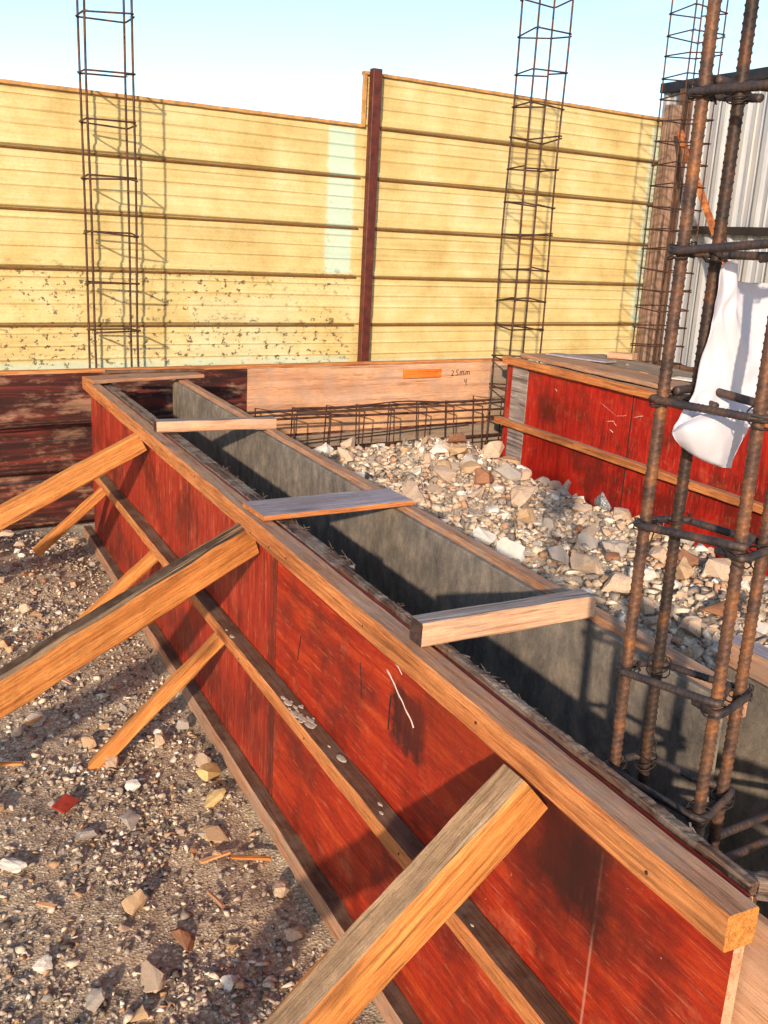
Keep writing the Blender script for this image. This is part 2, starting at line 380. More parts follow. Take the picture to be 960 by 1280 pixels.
def board(name, a, b, w, h, mat, parent=None, up=(0, 0, 1), top=None, end=None, seg=.05, rough=.0012, bev=.0025, roll=0, jag=0.0, jagbot=0.0, endjag=0.0):
    """sawn timber or sheet from a to b (centre line): width w sideways, height h along up"""
    a, b = Vector(a), Vector(b); d = (b - a); Ln = d.length; d.normalize()
    upv = Vector(up); upv = (upv - d * upv.dot(d)).normalized(); side = upv.cross(d)
    if roll:
        q = Matrix.Rotation(roll, 3, d); upv = q @ upv; side = q @ side
    n = max(2, int(Ln / seg)); n = min(n, 240)
    prof = []
    hw, hh = w / 2, h / 2; bv = min(bev, hw * .45, hh * .45)
    ny = max(1, int(w / .03)) if w < .2 else 2
    P = [(-hw + bv, -hh), (hw - bv, -hh), (hw, -hh + bv), (hw, hh - bv), (hw - bv, hh), (-hw + bv, hh), (-hw, hh - bv), (-hw, -hh + bv)]
    seed = random.uniform(0, 900)
    vs_, fs, fm = [], [], []
    for i in range(n + 1):
        x = -Ln / 2 + Ln * i / n
        for k, (y, z) in enumerate(P):
            q = Vector((x * 9 + seed, k * 3.7, 0)); q2 = q * 3.1; ny_ = noise.noise(q) * rough * .9 + noise.noise(q2 * 3) * rough * .4; nz = noise.noise(q + Vector((0, 0, 9))) * rough * .9 + noise.noise(q2 * 3 + Vector((0, 0, 9))) * rough * .4
            zz = z + nz
            if jag and z > 0:
                jj = noise.noise(Vector((x * 34 + seed, k, 2))) * .6 + noise.noise(Vector((x * 120 + seed, k, 5))) * .6
                zz += min(0.3, jj) * jag
            if jagbot and z < 0: zz += noise.noise(Vector((x * 40 + seed, k, 2))) * jagbot
            xx = x
            if endjag and i in (0, n): xx += noise.noise(Vector((seed, k * 7.1, 3))) * endjag * (1 if i else 1)
            vs_.append((xx, y + ny_, zz))
    K = len(P)
    for i in range(n):
        for k in range(K):
            k2 = (k + 1) % K
            fs.append((i * K + k, i * K + k2, (i + 1) * K + k2, (i + 1) * K + k)[::-1])
            fm.append(1 if k in (4,) else 0)
    fs.append(tuple(range(K))[::1]); fm.append(2)
    fs.append(tuple(n * K + k for k in range(K))[::-1]); fm.append(2)
    # orient outward
    me = mesh_from(name, vs_, fs, [mat, top or mat, end or mat], fm)
    bm = bmesh.new(); bm.from_mesh(me); bmesh.ops.recalc_face_normals(bm, faces=bm.faces); bm.to_mesh(me); bm.free()
    Wm = Matrix((d, side, upv)).transposed().to_4x4(); Wm = Matrix.Translation((a + b) / 2) @ Wm
    return link(name, me, parent, Wm)

def sweep(path, r, sides=8, closed=False, rib=None, res=None):
    """tube along a path; rib=(pitch, height) gives deformed-bar ribs"""
    pts = [Vector(p) for p in path]
    if closed: pts.append(pts[0].copy())
    if res:
        out = [pts[0]]
        for p, q in zip(pts, pts[1:]):
            m = max(1, int((q - p).length / res))
            for i in range(1, m + 1): out.append(p.lerp(q, i / m))
        pts = out
    if closed: pts = pts[:-1]
    N = len(pts); V = []; Fc = []
    t0 = (pts[1] - pts[0]).normalized()
    nn = t0.orthogonal().normalized(); s = 0
    for i in range(N):
        if closed: t = (pts[(i + 1) % N] - pts[i - 1]).normalized()
        else: t = (pts[min(i + 1, N - 1)] - pts[max(i - 1, 0)]).normalized()
        nn = (nn - t * nn.dot(t)).normalized(); bb = t.cross(nn)
        if i: s += (pts[i] - pts[i - 1]).length
        for k in range(sides):
            a = 2 * math.pi * k / sides; rr = r
            if rib:
                ph = (s / rib[0] + .35 * math.sin(a)) % 1.0
                if ph < .34: rr += rib[1] * math.sin(ph / .34 * math.pi)
                if k in (0, sides // 2): rr = r + rib[1] * .9
            V.append(pts[i] + nn * math.cos(a) * rr + bb * math.sin(a) * rr)
    for i in range(N if closed else N - 1):
        j = (i + 1) % N
        for k in range(sides):
            k2 = (k + 1) % sides
            Fc.append((i * sides + k, i * sides + k2, j * sides + k2, j * sides + k))
    if not closed:
        Fc.append(tuple(range(sides))[::-1]); Fc.append(tuple((N - 1) * sides + k for k in range(sides)))
    return V, Fc
def tube(name, path, r, mat, parent=None, **kw):
    V, Fc = sweep(path, r, **kw)
    o0 = parent.location if (parent is not None and parent.type == 'EMPTY') else Vector(V[0])
    V = [v - o0 for v in V]
    return link(name, mesh_from(name, V, Fc, mat, smooth=True), parent, Matrix.Translation(o0))
def multi(name, parts, mat, parent=None, smooth=True):
    V, Fc = [], []
    for v, f in parts:
        b = len(V); V += v; Fc += [tuple(i + b for i in q) for q in f]
    o0 = parent.location if (parent is not None and parent.type == 'EMPTY') else Vector(V[0])
    V = [v - o0 for v in V]
    return link(name, mesh_from(name, V, Fc, mat, smooth=smooth), parent, Matrix.Translation(o0))
def wobble(p, q, n, amp, seed):
    p, q = Vector(p), Vector(q); out = []
    for i in range(n + 1):
        t = i / n; f = math.sin(math.pi * t)
        out.append(p.lerp(q, t) + Vector((noise.noise(Vector((t * 3 + seed, 0, 0))), noise.noise(Vector((t * 3 + seed, 5, 0))), noise.noise(Vector((t * 3 + seed, 9, 0))))) * amp * f)
    return out
def sheet(name, grid, thick, mat, parent=None, smooth=True, Wm=None):
    """grid[i][j] of points -> closed thin sheet"""
    ni, nj = len(grid), len(grid[0])
    G = [[Vector(p) for p in r] for r in grid]
    N = [[None] * nj for _ in range(ni)]
    for i in range(ni):
        for j in range(nj):
            du = G[min(i + 1, ni - 1)][j] - G[max(i - 1, 0)][j]; dv = G[i][min(j + 1, nj - 1)] - G[i][max(j - 1, 0)]
            N[i][j] = du.cross(dv).normalized() * thick / 2
    V = [G[i][j] + N[i][j] for i in range(ni) for j in range(nj)] + [G[i][j] - N[i][j] for i in range(ni) for j in range(nj)]
    o = ni * nj; Fc = []
    for i in range(ni - 1):
        for j in range(nj - 1):
            q = (i * nj + j, i * nj + j + 1, (i + 1) * nj + j + 1, (i + 1) * nj + j)
            Fc.append(q[::-1]); Fc.append(tuple(k + o for k in q))
    ring = [j for j in range(nj)] + [i * nj + nj - 1 for i in range(1, ni)] + [(ni - 1) * nj + j for j in range(nj - 2, -1, -1)] + [i * nj for i in range(ni - 2, 0, -1)]
    for a, b in zip(ring, ring[1:] + ring[:1]): Fc.append((a, b, b + o, a + o)[::-1])
    me = mesh_from(name, V, Fc, mat, smooth=smooth)
    return link(name, me, parent, Wm)

# ------------------------------------------------------------------ ground
def gz(x, y):
    z = 0.0
    if x < 3.2:
        z += .014 * noise.noise(Vector((x * 2.2, y * 2.2, 0))) + .010 * noise.noise(Vector((x * 7, y * 7, 3))) + .005 * noise.noise(Vector((x * 22, y * 22, 5)))
        # small heap at the far left
        z += .15 * math.exp(-(((x - .15) / .42) ** 2 + ((y - 4.55) / .55) ** 2))
        z -= .012 * math.exp(-((x - .80) / .06) ** 2)
    return z
xs = np.concatenate([[-600, -200, -60, -20, -8, -4, -2.4], np.arange(-1.6, -.3, .08), np.arange(-.3, .9, .012), np.arange(.92, 6.5, .25), [8, 12, 20, 60, 200, 600]])
ys = np.concatenate([[-600, -200, -60, -20, -8, -3, -1, 0, .6], np.arange(1.0, 5.4, .014), np.arange(5.5, 8, .3), [10, 16, 30, 80, 250, 800]])
gv = [(x, y, gz(x, y)) for y in ys for x in xs]
nx = len(xs)
gf = [(j * nx + i, j * nx + i + 1, (j + 1) * nx + i + 1, (j + 1) * nx + i) for j in range(len(ys) - 1) for i in range(nx - 1)]
tag(link('ground', mesh_from('ground', gv, gf, M['dirt'], smooth=True)), kind='structure')

def sstep(a, b, v):
    t = min(1, max(0, (v - a) / (b - a))); return t * t * (3 - 2 * t)
def mz(x, y):
    """rubble heap between the two beam formworks"""
    e = sstep(3.47, 2.9, x)
    z = .155 + .24 * e * (1 - .5 * sstep(2.0, 1.3, x))
    z += .07 * math.exp(-(((x - 2.9) / .35) ** 2 + ((y - 4.75) / .35) ** 2))
    z -= .10 * sstep(4.9, 5.3, y)
    z += .035 * noise.noise(Vector((x * 2.4, y * 2.4, 1))) + .022 * noise.noise(Vector((x * 7, y * 7, 3))) + .01 * noise.noise(Vector((x * 20, y * 20, 5)))
    if y < 1.6: z += .1 * sstep(1.6, 1.2, y)
    return max(z, .012)

# ------------------------------------------------------------------ the yellow fence
FP = Vector((.85, 5.25, 0)); FD = Vector((.99458, .10396, 0)); FN = Vector((-.10396, .99458, 0))
def fpt(s_, off, z): return FP + FD * s_ + FN * off + Vector((0, 0, z))
FM = Matrix((FD, FN, Vector((0, 0, 1)))).transposed().to_4x4()
fence = empty('metal_fence', fpt(0, .45, 0), 'long yellow ribbed sheet metal fence with faded pale green patches behind the plywood planks', 'fence')
FW = Matrix.Translation(fence.location) @ FM
def fprofile(z, base):
    """face offset of the ribbed sheet at height z (towards the viewer is negative)"""
    pitch = .305; t = ((z - base) % pitch) / pitch
    y = 0.0
    if t < .045: y = -.020 * (t / .045)
    elif t < .11: y = -.020
    elif t < .17: y = -.020 * (1 - (t - .11) / .06)
    for c in (.38, .62, .85):
        y += -.0065 * math.exp(-((t - c) / .018) ** 2)
    return y
def fence_sheet(s0, s1, z0, z1, seed):
    zs = []; z = z0
    while z < z1: zs.append(z); z += .0052
    zs.append(z1)
    cols = np.arange(s0, s1 + 1e-6, (s1 - s0) / max(2, int((s1 - s0) / .12)))
    grid = []
    for z in zs:
        grid.append([Vector((c, fprofile(z, 1.035) + .006 * noise.noise(Vector((c * 1.3, z * 2 + seed, 0))) + .0016 * noise.noise(Vector((c * 9, z * 9, seed))), z + (.006 * math.sin(c * 1.1 + seed)))) for c in cols])
    return sheet('ribbed_sheet', grid, .0015, M['fence'], fence, False, FW)
fl = fence_sheet(-3.2, 1.955, .70, 2.255, 1); fl['label'] = 'lower left stretch of yellow sheets with black specks'
fr = fence_sheet(1.945, 4.66, .70, 2.56, 4); fr['label'] = 'taller right stretch of yellow sheets'
def fb(name, s0, s1, off, z0, z1, t, mat, parent=fence, **k):
    return board(name, fpt(s0, off, (z0 + z1) / 2), fpt(s1, off, (z0 + z1) / 2), t, abs(z1 - z0), mat, parent, **k)
fb('cap_rail', -3.2, 1.93, .452, 2.248, 2.268, .045, M['cap'], rough=.002)
fb('cap_rail', 1.93, 4.64, .452, 2.553, 2.573, .045, M['cap'], rough=.002)
# thin rusty lap edges under each rib
for k in range(-0, 5):
    z = 1.035 + .305 * k
    if z < 2.2: fb('lap_edge', -3.2, 1.93, .440, z - .007, z + .004, .014, M['seam'], rough=.0006)
    if z < 2.5: fb('lap_edge', 2.03, 4.62, .440, z - .007, z + .004, .014, M['seam'], rough=.0006)
board('fence_post', fpt(1.985, .392, .02), fpt(1.985, .392, 2.585), .062, .05, M['steelpost'], fence, up=FN, rough=.0005)
board('sheet_edge_strip', fpt(1.93, .43, 2.25), fpt(1.93, .43, 2.55), .03, .012, M['cap'], fence, up=FN)

# ------------------------------------------------------------------ side building wall, posts
side = empty('cladding_wall', (5.6, 4, 0), 'pale blue grey ribbed metal wall of the shed at the right edge', 'wall')
grid = []
cols = []; y = 6.45
while y > .6:
    cols += [(y, 0), (y - .014, -.032), (y - .05, -.032), (y - .064, 0), (y - .105, 0), (y - .112, -.008), (y - .124, 0), (y - .165, 0), (y - .172, -.008), (y - .184, 0)]
    y -= .215
for z in (.72, 1.3, 1.75, 2.3, 2.82):
    grid.append([Vector((0 + dx, yy - 4, z)) for yy, dx in cols])
sheet('ribbed_cladding', grid, .0015, M['side'], side, False, Matrix.Translation(side.location))
board('top_flashing', (5.57, 6.45, 2.83), (5.57, .6, 2.82), .07, .07, M['flash'], side)
board('purlin', (5.55, 6.0, 1.775), (5.55, .6, 1.775), .05, .055, M['flash'], side)
board('base_plinth', (5.58, 6.45, .36), (5.58, .6, .36), .1, .78, M['post_dark'], side)

board('timber_post', fpt(4.60, .37, 0), fpt(4.60, .37, 2.66), .11, .09, M['post'], up=FN, rough=.004, top=M['post'])
tag(bpy.data.objects['timber_post'], 'weathered grey brown timber post standing at the right end of the yellow fence', 'post')
o = board('timber_post', fpt(4.78, .42, 0), fpt(4.78, .42, 2.80), .08, .08, M['post_dark'], up=FN, rough=.004)
tag(o, 'taller dark brown timber post just behind the weathered grey one', 'post')
o = board('diagonal_strut', (5.35, 5.97, 2.47), (5.35, 5.26, 1.45), .045, .035, M['ruststrut'], up=FN, rough=.003)
tag(o, 'rusty diagonal strut slanting down from the timber posts past the shed wall', 'strut')

# ------------------------------------------------------------------ rear plank shuttering
rear = empty('plank_shuttering', fpt(0, 0, 0), 'rear shuttering of dark red weathered and raw pink plywood planks under the yellow fence', 'formwork')
def rb(name, s0, s1, z0, z1, mat, off=.0, t=.018, **k):
    return fb(name, s0, s1, off, z0, z1, t, mat, rear, **k)
J = .97
for z0, z1, dz in ((.487, .833, 0), (.275, .482, .006), (.02, .27, -.004)):
    p = rb('plank', -3.0, J - .004, z0, z1, M['oldred'], off=dz, jagbot=.006); p['label'] = 'dark red weathered plywood plank'
p = rb('plank', J, 3.05, .585, .833, M['rawply'], off=0, jagbot=.003); p['label'] = 'raw pink plywood plank'
p = rb('plank', J, 3.05, .435, .575, M['rawply2'], off=.004, jagbot=.006); p['label'] = 'raw orange plywood plank'
p = rb('plank', J, 3.05, .02, .420, M['greyply'], off=.0); p['label'] = 'lowest plywood plank, its shade coloured in as dull brown'  # duller brown paints in the trough's shadow on the lowest plank
rb('batten_crack', J, 3.0, .418, .436, M['oldred'], off=.008, jag=.006)
rb('top_batten', -3.0, 3.05, .835, .852, M['orange'], off=.02, t=.05, rough=.002)
rb('dull_sheet', 2.74, 3.05, .30, .81, M['greyply'], off=-.016, t=.012)  # added dull brown sheet that darkens the right end of the planks
o = fb('offcut_strip', 2.04, 2.33, -.016, .746, .800, .012, M['orangebit'], rear)
# marker writing on the raw plank
def stroke(parts, pts, r=.0022):
    V, Fc = sweep([fpt(a, -.0108, b) for a, b in pts], r, 5); parts.append((V, Fc))
wr = []
def glyph(s0, z0, h, pts): stroke(wr, [(s0 + a * h, z0 + b * h) for a, b in pts])
h = .035; s0, z0 = 2.42, .752
glyph(s0, z0, h, [(0, .8), (.25, 1), (.5, .75), (.1, .1), (.0, 0), (.6, .05)])
glyph(s0 + .035, z0, h, [(.6, 1.05), (.15, 1), (.1, .6), (.45, .6), (.5, .2), (.2, 0), (0, .1)])
for k in (0, 1): glyph(s0 + .068 + .048 * k, z0 + .003, h, [(0, .0), (.05, .55), (.2, .7), (.4, .6), (.42, .1), (.5, .6), (.75, .7), (.9, .5), (.95, .0)])
glyph(s0 + .11, z0 - .062, h, [(0, 1), (.05, .6), (.45, .6)]); glyph(s0 + .11, z0 - .062, h, [(.5, 1.05), (.42, .5), (.45, -.2)])
mk = multi('marker_writing', wr, M['ink'], rear); mk['label'] = 'black handwritten 25 mm mark'

# ------------------------------------------------------------------ main beam formwork
T = .862
fw = empty('beam_formwork', (1.07, 2.8, 0), 'long narrow red plywood beam formwork trough with orange timber rails in the foreground', 'formwork')
XO = .868
st = ((-.82, -.60, .14, .36, .03, (.015, .006, .006), .9), (-.33 + .0, -.12, .20, .33, .02, (.02, .006, .006), 0),)
# panel local frames: X along the trough away from the camera, Z up
near_stains_bands = [(-.553, -.549, .0, .33, .002, (.7, .4, .3), .5),
               (-.02 + .0, .12, .165, .30, .012, (.016, .006, .006), .92),      # stencil-like burn below the rail
               (-.56, -.40, .20, .34, .02, (.008, .004, .004), 1.0), (-.60, -.36, .16, .40, .06, (.035, .008, .006), .85),
               (-.80, .80, -.46, -.35, .05, (.08, .012, .006), .6),
               (-.42, .05, .22, .40, .07, (.16, .016, .006), .6)]  # soft dark red area just below the top rail
M['red_near'] = redply('red_film_plywood_near', (.34, .021, .005), (.58, .078, .012), False, near_stains_bands, wear=.3)
M['red_far'] = redply('red_film_plywood_far', (.33, .024, .010), (.52, .068, .024), True, [(-1.4, 1.4, -.30, -.22, .08, (.05, .010, .008), .7), (-1.33, -1.29, -.5, .5, .02, (.06, .015, .01), .8)], wear=.6)
M['red_second'] = redply('red_film_plywood_second', (.38, .010, .005), (.54, .032, .010), True, [(-1.6, 1.6, -.46, -.30, .08, (.03, .004, .004), .8)], wear=.35)
pn = board('panel', (XO + .009, .69, .43), (XO + .009, 2.288, .43), .018, .85, M['red_near'], fw, end=M['rawply'], rough=.0006); pn['label'] = 'near red plywood panel with dark scorched marks'
pf = board('panel', (XO + .010, 2.294, .43), (XO + .010, 4.95, .43), .018, .85, M['red_far'], fw, end=M['oldred'], rough=.0006); pf['label'] = 'far red plywood panel with pale vertical wear'
def smears(name, lst, mat, par, X=XO - .0004):
    for pts, r_ in lst:
        V, Fc = sweep([Vector((0, y, z)) for y, z in pts], r_, 6)
        V = [Vector((X + v.x * .25, v.y + .002 * noise.noise(v * 300), v.z + .002 * noise.noise(v * 280))) for v in V]
        multi(name, [(V, Fc)], mat, par)
smears('plaster_smear', [([(1.640, .738), (1.628, .735), (1.615, .728), (1.602, .722), (1.592, .715), (1.578, .707), (1.565, .702), (1.552, .693), (1.542, .687), (1.530, .683), (1.520, .677), (1.512, .669)], .0028),
    ([(1.643, .782), (1.635, .778), (1.628, .777), (1.615, .771), (1.605, .769), (1.590, .765), (1.572, .757)], .0013), ([(1.668, .78), (1.666, .778), (1.664, .775)], .0035)], M['plaster'], pn)
smears('dark_scratch', [([(2.112, .622), (2.116, .60), (2.12, .59), (2.128, .55)], .0022), ([(1.614, .69), (1.616, .67), (1.617, .65), (1.618, .612)], .0028), ([(1.765, .70), (1.757, .66), (1.752, .62)], .0018)], M['ink'], pn)
board('top_rail', (.843, .665, .838), (.843, 4.885, .838), .05, .052, M['orange'], fw, top=M['brown'], end=M['end'], rough=.0022, bev=.003)
midr = board('middle_rail', (.843, .35, .430), (.843, 4.62, .430), .05, .04, M['orange'], fw, top=M['dark_brown'], rough=.0022, bev=.003)
board('toe_board', (.848, .35, .03), (.848, 5.05, .035), .042, .055, M['brown'], fw, top=M['dark_brown'], rough=.0025)
cs = []
def blob(c, r, h=.004):
    bm = bmesh.new(); bmesh.ops.create_icosphere(bm, subdivisions=2, radius=1)
    V = [Vector((v.co.x * r * (1 + .35 * noise.noise(v.co * 1.5 + Vector(c) * 50)) * .8, v.co.y * r * (1.5 + .8 * noise.noise(v.co * 2 + Vector(c) * 90)), v.co.z * h)) + Vector(c) for v in bm.verts]
    f = [tuple(v.index for v in q.verts) for q in bm.faces]; bm.free(); return V, f
for k in range(22):
    cs.append(blob((.843 + random.uniform(-.02, .02), 2.05 + random.gauss(0, .045), .4503), random.uniform(.003, .008), .0012))
for yy, r in ((2.13, .009), (2.10, .012), (2.07, .008), (2.04, .011), (2.01, .013), (1.99, .009), (1.97, .012), (1.86, .005), (1.80, .011), (1.60, .005), (1.57, .0055), (2.55, .008), (2.6, .006), (1.2, .004), (3.0, .008)):
    cs.append(blob((.840 + random.uniform(-.012, .012), yy, .4503), r * random.uniform(.8, 1.3), .0014))
for c_ in cs: multi('cement_splash', [c_], M['cement'], midr)
board('splintered_batten', (.897, .70, .45), (.897, 1.95, .45), .018, .828, M['splint'], fw, seg=.008, jag=.005, rough=.0012)
board('splintered_batten', (.911, 1.955, .45), (.911, 4.93, .45), .046, .81, M['inner'], fw, top=M['splint'], seg=.012, jag=.004, rough=.0012)
# splinters lifting off the inner edge
sp = []
for k in range(90):
    y = random.choice((random.uniform(.75, 2.0), random.uniform(1.3, 1.75), random.uniform(2.0, 3.2)))
    x = (.906 if y < 1.95 else .934) + random.uniform(-.008, .003); L_ = random.uniform(.012, .05)
    a = Vector((x, y, T - .008)); b = a + Vector((random.uniform(-.003, .008), -L_ * random.choice((1, 1, -1)), random.uniform(.001, .014)))
    sp.append(sweep([a, a.lerp(b, .6) + Vector((0, 0, .001)), b], random.uniform(.0007, .0016), 4))
tag(multi('splinters', sp, M['splint'], fw, smooth=False), kind='stuff')
# nail heads along the rails
tr_ = bpy.data.objects['top_rail']
def nail(x, y, z, axis, par):
    d = Vector(axis)
    tube('nail', [Vector((x, y, z)) - d * .004, Vector((x, y, z)) + d * .0012], .0028, M['wire'], par, sides=8)
for y in (.80, 1.22, 1.66, 2.1, 2.22, 2.36, 2.9, 3.4, 3.95, 4.4, 4.8): nail(.818, y, .838 + random.uniform(-.012, .012), (-1, 0, 0), tr_)
for y in (.9, 1.45, 1.95, 2.45, 3.1, 3.8): nail(.818, y, .43 + random.uniform(-.008, .008), (-1, 0, 0), midr)
# far side
board('inner_panel', (1.260, 1.115, .43), (1.260, 2.7, .43), .018, .842, M['inner'], fw, rough=.001)
board('inner_panel', (1.261, 2.704, .43), (1.261, 4.84, .43), .018, .842, M['inner'], fw, rough=.001)
board('far_top_rail', (1.288, 1.10, .84), (1.288, 4.86, .84), .036, .052, M['brown'], fw, rough=.002)
board('far_middle_rail', (1.295, 1.10, .43), (1.295, 4.86, .43), .05, .045, M['brown'], fw)
# trough bottom blinding
board('bottom_board', (1.075, .4, .012), (1.075, 4.9, .012), .34, .02, M['greyply'], fw)

# pocket where the beam meets the column
pk = empty('column_pocket_formwork', (1.42, .8, 0), 'short plywood column box side with thick brown timber rail at the right edge', 'formwork')
board('panel', (1.416, .2, .43), (1.416, 1.245, .43), .018, .80, M['inner'], pk)
board('return_panel', (1.275, 1.245, .42), (1.40, 1.250, .42), .018, .80, M['inner'], pk)
board('rail', (1.425, .2, .862), (1.425, 1.262, .862), .050, .050, M['brown'], pk, top=M['violet'], end=M['brown'], rough=.0025)
nr = empty('near_shutter_panel', (.905, .5, 0), 'raw pinkish plywood panel edge at the bottom right corner beside the trough end', 'formwork')
board('panel', (.903, .12, .42), (.903, .702, .405), .016, .83, M['rawply'], nr, end=M['rawply'])
board('inner_stud', (.925, .25, .40), (.925, .665, .40), .022, .76, M['end_dark'], nr)
o = board('broken_timber', (.905, .735, .842), (1.06, .56, .872), .03, .022, M['splint'], rough=.006, endjag=.03, jag=.012, seg=.01)
tag(o, 'splintered pale broken timber end poking in at the lower right beside the trough', 'timber')
o = board('timber_block', (.93, .60, .80), (1.12, .50, .80), .06, .045, M['dark_brown'], rough=.004)
tag(o, 'dark timber block wedged under the splintered timber end at the lower right', 'timber')

# ------------------------------------------------------------------ spreaders across the trough
o = board('spreader_board', (.82, 4.74, .876), (1.38, 4.84, .882), .15, .016, M['brown'], top=M['brown'], end=M['orange'], rough=.003)
tag(o, 'flat brownish board across the far end of the red trough', 'board', 'boards laid across the trough')
o = board('spreader_stick', (.93, 4.88, .894), (1.42, 4.86, .898), .022, .014, M['dark_brown'], rough=.003)
tag(o, 'thin dark stick lying on the flat board at the far end of the trough', 'stick')
o = board('spreader_batten', (.848, 3.535, .886), (1.306, 3.515, .886), .055, .040, M['rawply'], top=M['grey'], end=M['end_dark'], rough=.003, bev=.004)
tag(o, 'short pale square timber across the trough, second board from the far end', 'board', 'boards laid across the trough')
o = board('spreader_board', (.835, 2.395, .874), (1.29, 2.415, .878), .155, .014, M['orange'], top=M['violet'], end=M['orange'], rough=.002)
tag(o, 'thin grey violet plank with an orange edge lying across the middle of the trough', 'board', 'boards laid across the trough')
o = board('spreader_batten', (.842, 1.482, .890), (1.255, 1.497, .890), .046, .048, M['rawply'], top=M['grey'], end=M['end_dark'], rough=.002, bev=.003)
tag(o, 'thick squared timber with a dark left end across the trough, nearest the rebar column', 'board', 'boards laid across the trough')

# ------------------------------------------------------------------ braces
def brace(a, b, w, h, label, top=True, roll=0):
    o = board('brace', a, b, w, h, M['brace'], top=M['brace_top'] if top else M['brace'], end=M['brace'], up=(0, 0, 1), rough=.004, bev=.005, roll=roll, seg=.03)
    return tag(o, label, 'brace', 'timber braces propping the red formwork')
brace((.838, 3.72, .79), (-.72, 3.72, .0), .05, .075, 'thick orange brace nearest the far end of the red formwork wall', top=False)
brace((.838, 2.44, .785), (-1.36, 1.655, .0), .062, .088, 'long thick brace with a grey top reaching the left edge across the middle')
brace((.830, 1.085, .792), (-.10, 1.06, .0), .064, .078, 'thickest cracked weathered brace in the foreground crossing the bottom edge')
brace((.832, 4.47, .405), (.52, 4.47, .13), .045, .04, 'thin short brace beneath the farthest thick brace, foot in the small stone heap', top=False)
brace((.832, 3.50, .395), (.40, 3.50, .02), .045, .04, 'thin short brace half hidden behind the long grey topped brace', top=False)
brace((.832, 2.66, .405), (.455, 2.74, -.01), .048, .04, 'thin short orange brace standing on bare gravel below the long brace', top=False)

# ------------------------------------------------------------------ second formwork
sf = empty('beam_formwork', (3.6, 3.5, 0), 'bright red plywood formwork box behind the rubble heap on the right', 'formwork')
X2 = 3.45
p = board('panel', (X2 + .010, 5.07, .46), (X2 + .010, 5.125, .46), .018, .88, M['red_second'], sf); p['label'] = 'narrow dark red edge strip'
p = board('panel', (X2 + .006, 4.90, .46), (X2 + .006, 5.065, .46), .022, .885, M['grey'], sf, up=(0, 0, 1)); p['label'] = 'weathered grey upright board'
p2 = board('panel', (X2 + .009, 3.945, .46), (X2 + .009, 4.897, .46), .018, .88, M['red_second'], sf)
board('panel', (X2 + .010, .8, .46), (X2 + .010, 3.935, .46), .018, .88, M['red_second'], sf)
board('top_rail', (X2 - .022, 1.6, .905), (X2 - .022, 5.13, .905), .046, .045, M['orange'], sf, top=M['brown'], rough=.003)
board('middle_rail', (X2 - .022, .8, .520), (X2 - .022, 5.17, .520), .046, .038, M['orange'], sf, top=M['brown'], rough=.003)
board('end_panel', (X2 + .02, 5.12, .45), (X2 + .62, 5.12, .45), .018, .85, M['oldred'], sf)
board('back_panel', (X2 + .62, .8, .45), (X2 + .62, 5.1, .45), .018, .85, M['oldred'], sf)
board('seam_gap', (X2 + .002, 3.94, .03), (X2 + .002, 3.94, .89), .006, .007, M['ink'], sf, up=(0, 1, 0))
wb = (([(4.13, .70), (4.08, .71), (4.05, .69)], .004), ([(4.10, .66), (4.07, .65)], .006), ([(3.93, .76), (3.85, .78)], .003), ([(4.62, .80), (4.60, .79)], .005), ([(4.2, .79), (4.05, .74), (3.98, .76)], .0016), ([(3.60, .30), (3.60, .24)], .003))
smears('plaster_smear', [([(a + (c - a) * t, b + (d - b) * t + .006 * noise.noise(Vector((t * 4, a * 9, 0)))) for (a, b), (c, d) in zip(p, p[1:]) for t in (0, .25, .5, .75, 1)], r_ * .45) for p, r_ in wb], M['plaster'], p2, X2 - .0003)
# planks and litter on top
o = board('walk_plank', (3.60, 1.5, .940), (3.58, 5.02, .942), .23, .025, M['brown'], top=M['brown'], rough=.004); tag(o, 'wide brown plank lying along the top of the red formwork behind the rubble', 'plank')
o = board('walk_plank', (3.92, 1.5, .930), (3.95, 5.05, .934), .34, .022, M['greyply'], rough=.004); tag(o, 'dusty brown plank littered with wood chips behind the wide brown plank', 'plank')
o = board('thin_board', (3.64, 4.95, .961), (3.78, 4.55, .963), .12, .010, M['violet'], rough=.003); tag(o, 'thin pale board lying on the far end of the brown plank', 'board')
o = board('thin_board', (3.72, 3.95, .960), (3.88, 3.55, .964), .10, .006, M['st_white'], rough=.003); tag(o, 'thin whitish sheet of board lying on the brown plank near the rebar column', 'board')

# ------------------------------------------------------------------ rebar cages
def stirrup_path(c, off, z, dz, hook=True):
    """c: four corners (x, y) in order; returns path round them, starting and ending in hooks at corner 0"""
    cc = [Vector((a, b, 0)) for a, b in c]; cen = sum(cc, Vector()) / 4
    P = []
    for i, q in enumerate(cc):
        e = (q - cen); ux = (cc[(i + 1) % 4] - q).normalized(); vx = (cc[i - 1] - q).normalized()
        corner = q - (ux + vx) * off
        P.append((corner + ux * off * 1.5, corner + vx * off * 1.5, corner, dz[i]))
    out = []
    L = [0, 1, 2, 3, 0]
    for n_, i in enumerate(L):
        a, b, cn, d = P[i]; zz = z + d + (off * 1.1 if n_ == 4 else 0)
        seq = [b, cn + (b - cn) * .25 + (a - cn) * .25, a]
        if n_ == 0: seq = [cn + (a - cn) * .2 + (b - cn) * .2 - (cc[1] - cc[0]).normalized() * 0, a]
        if n_ == 4: seq = [b, cn + (b - cn) * .25 + (a - cn) * .25]
        for s_ in seq: out.append(Vector((s_.x, s_.y, zz)))
    return out
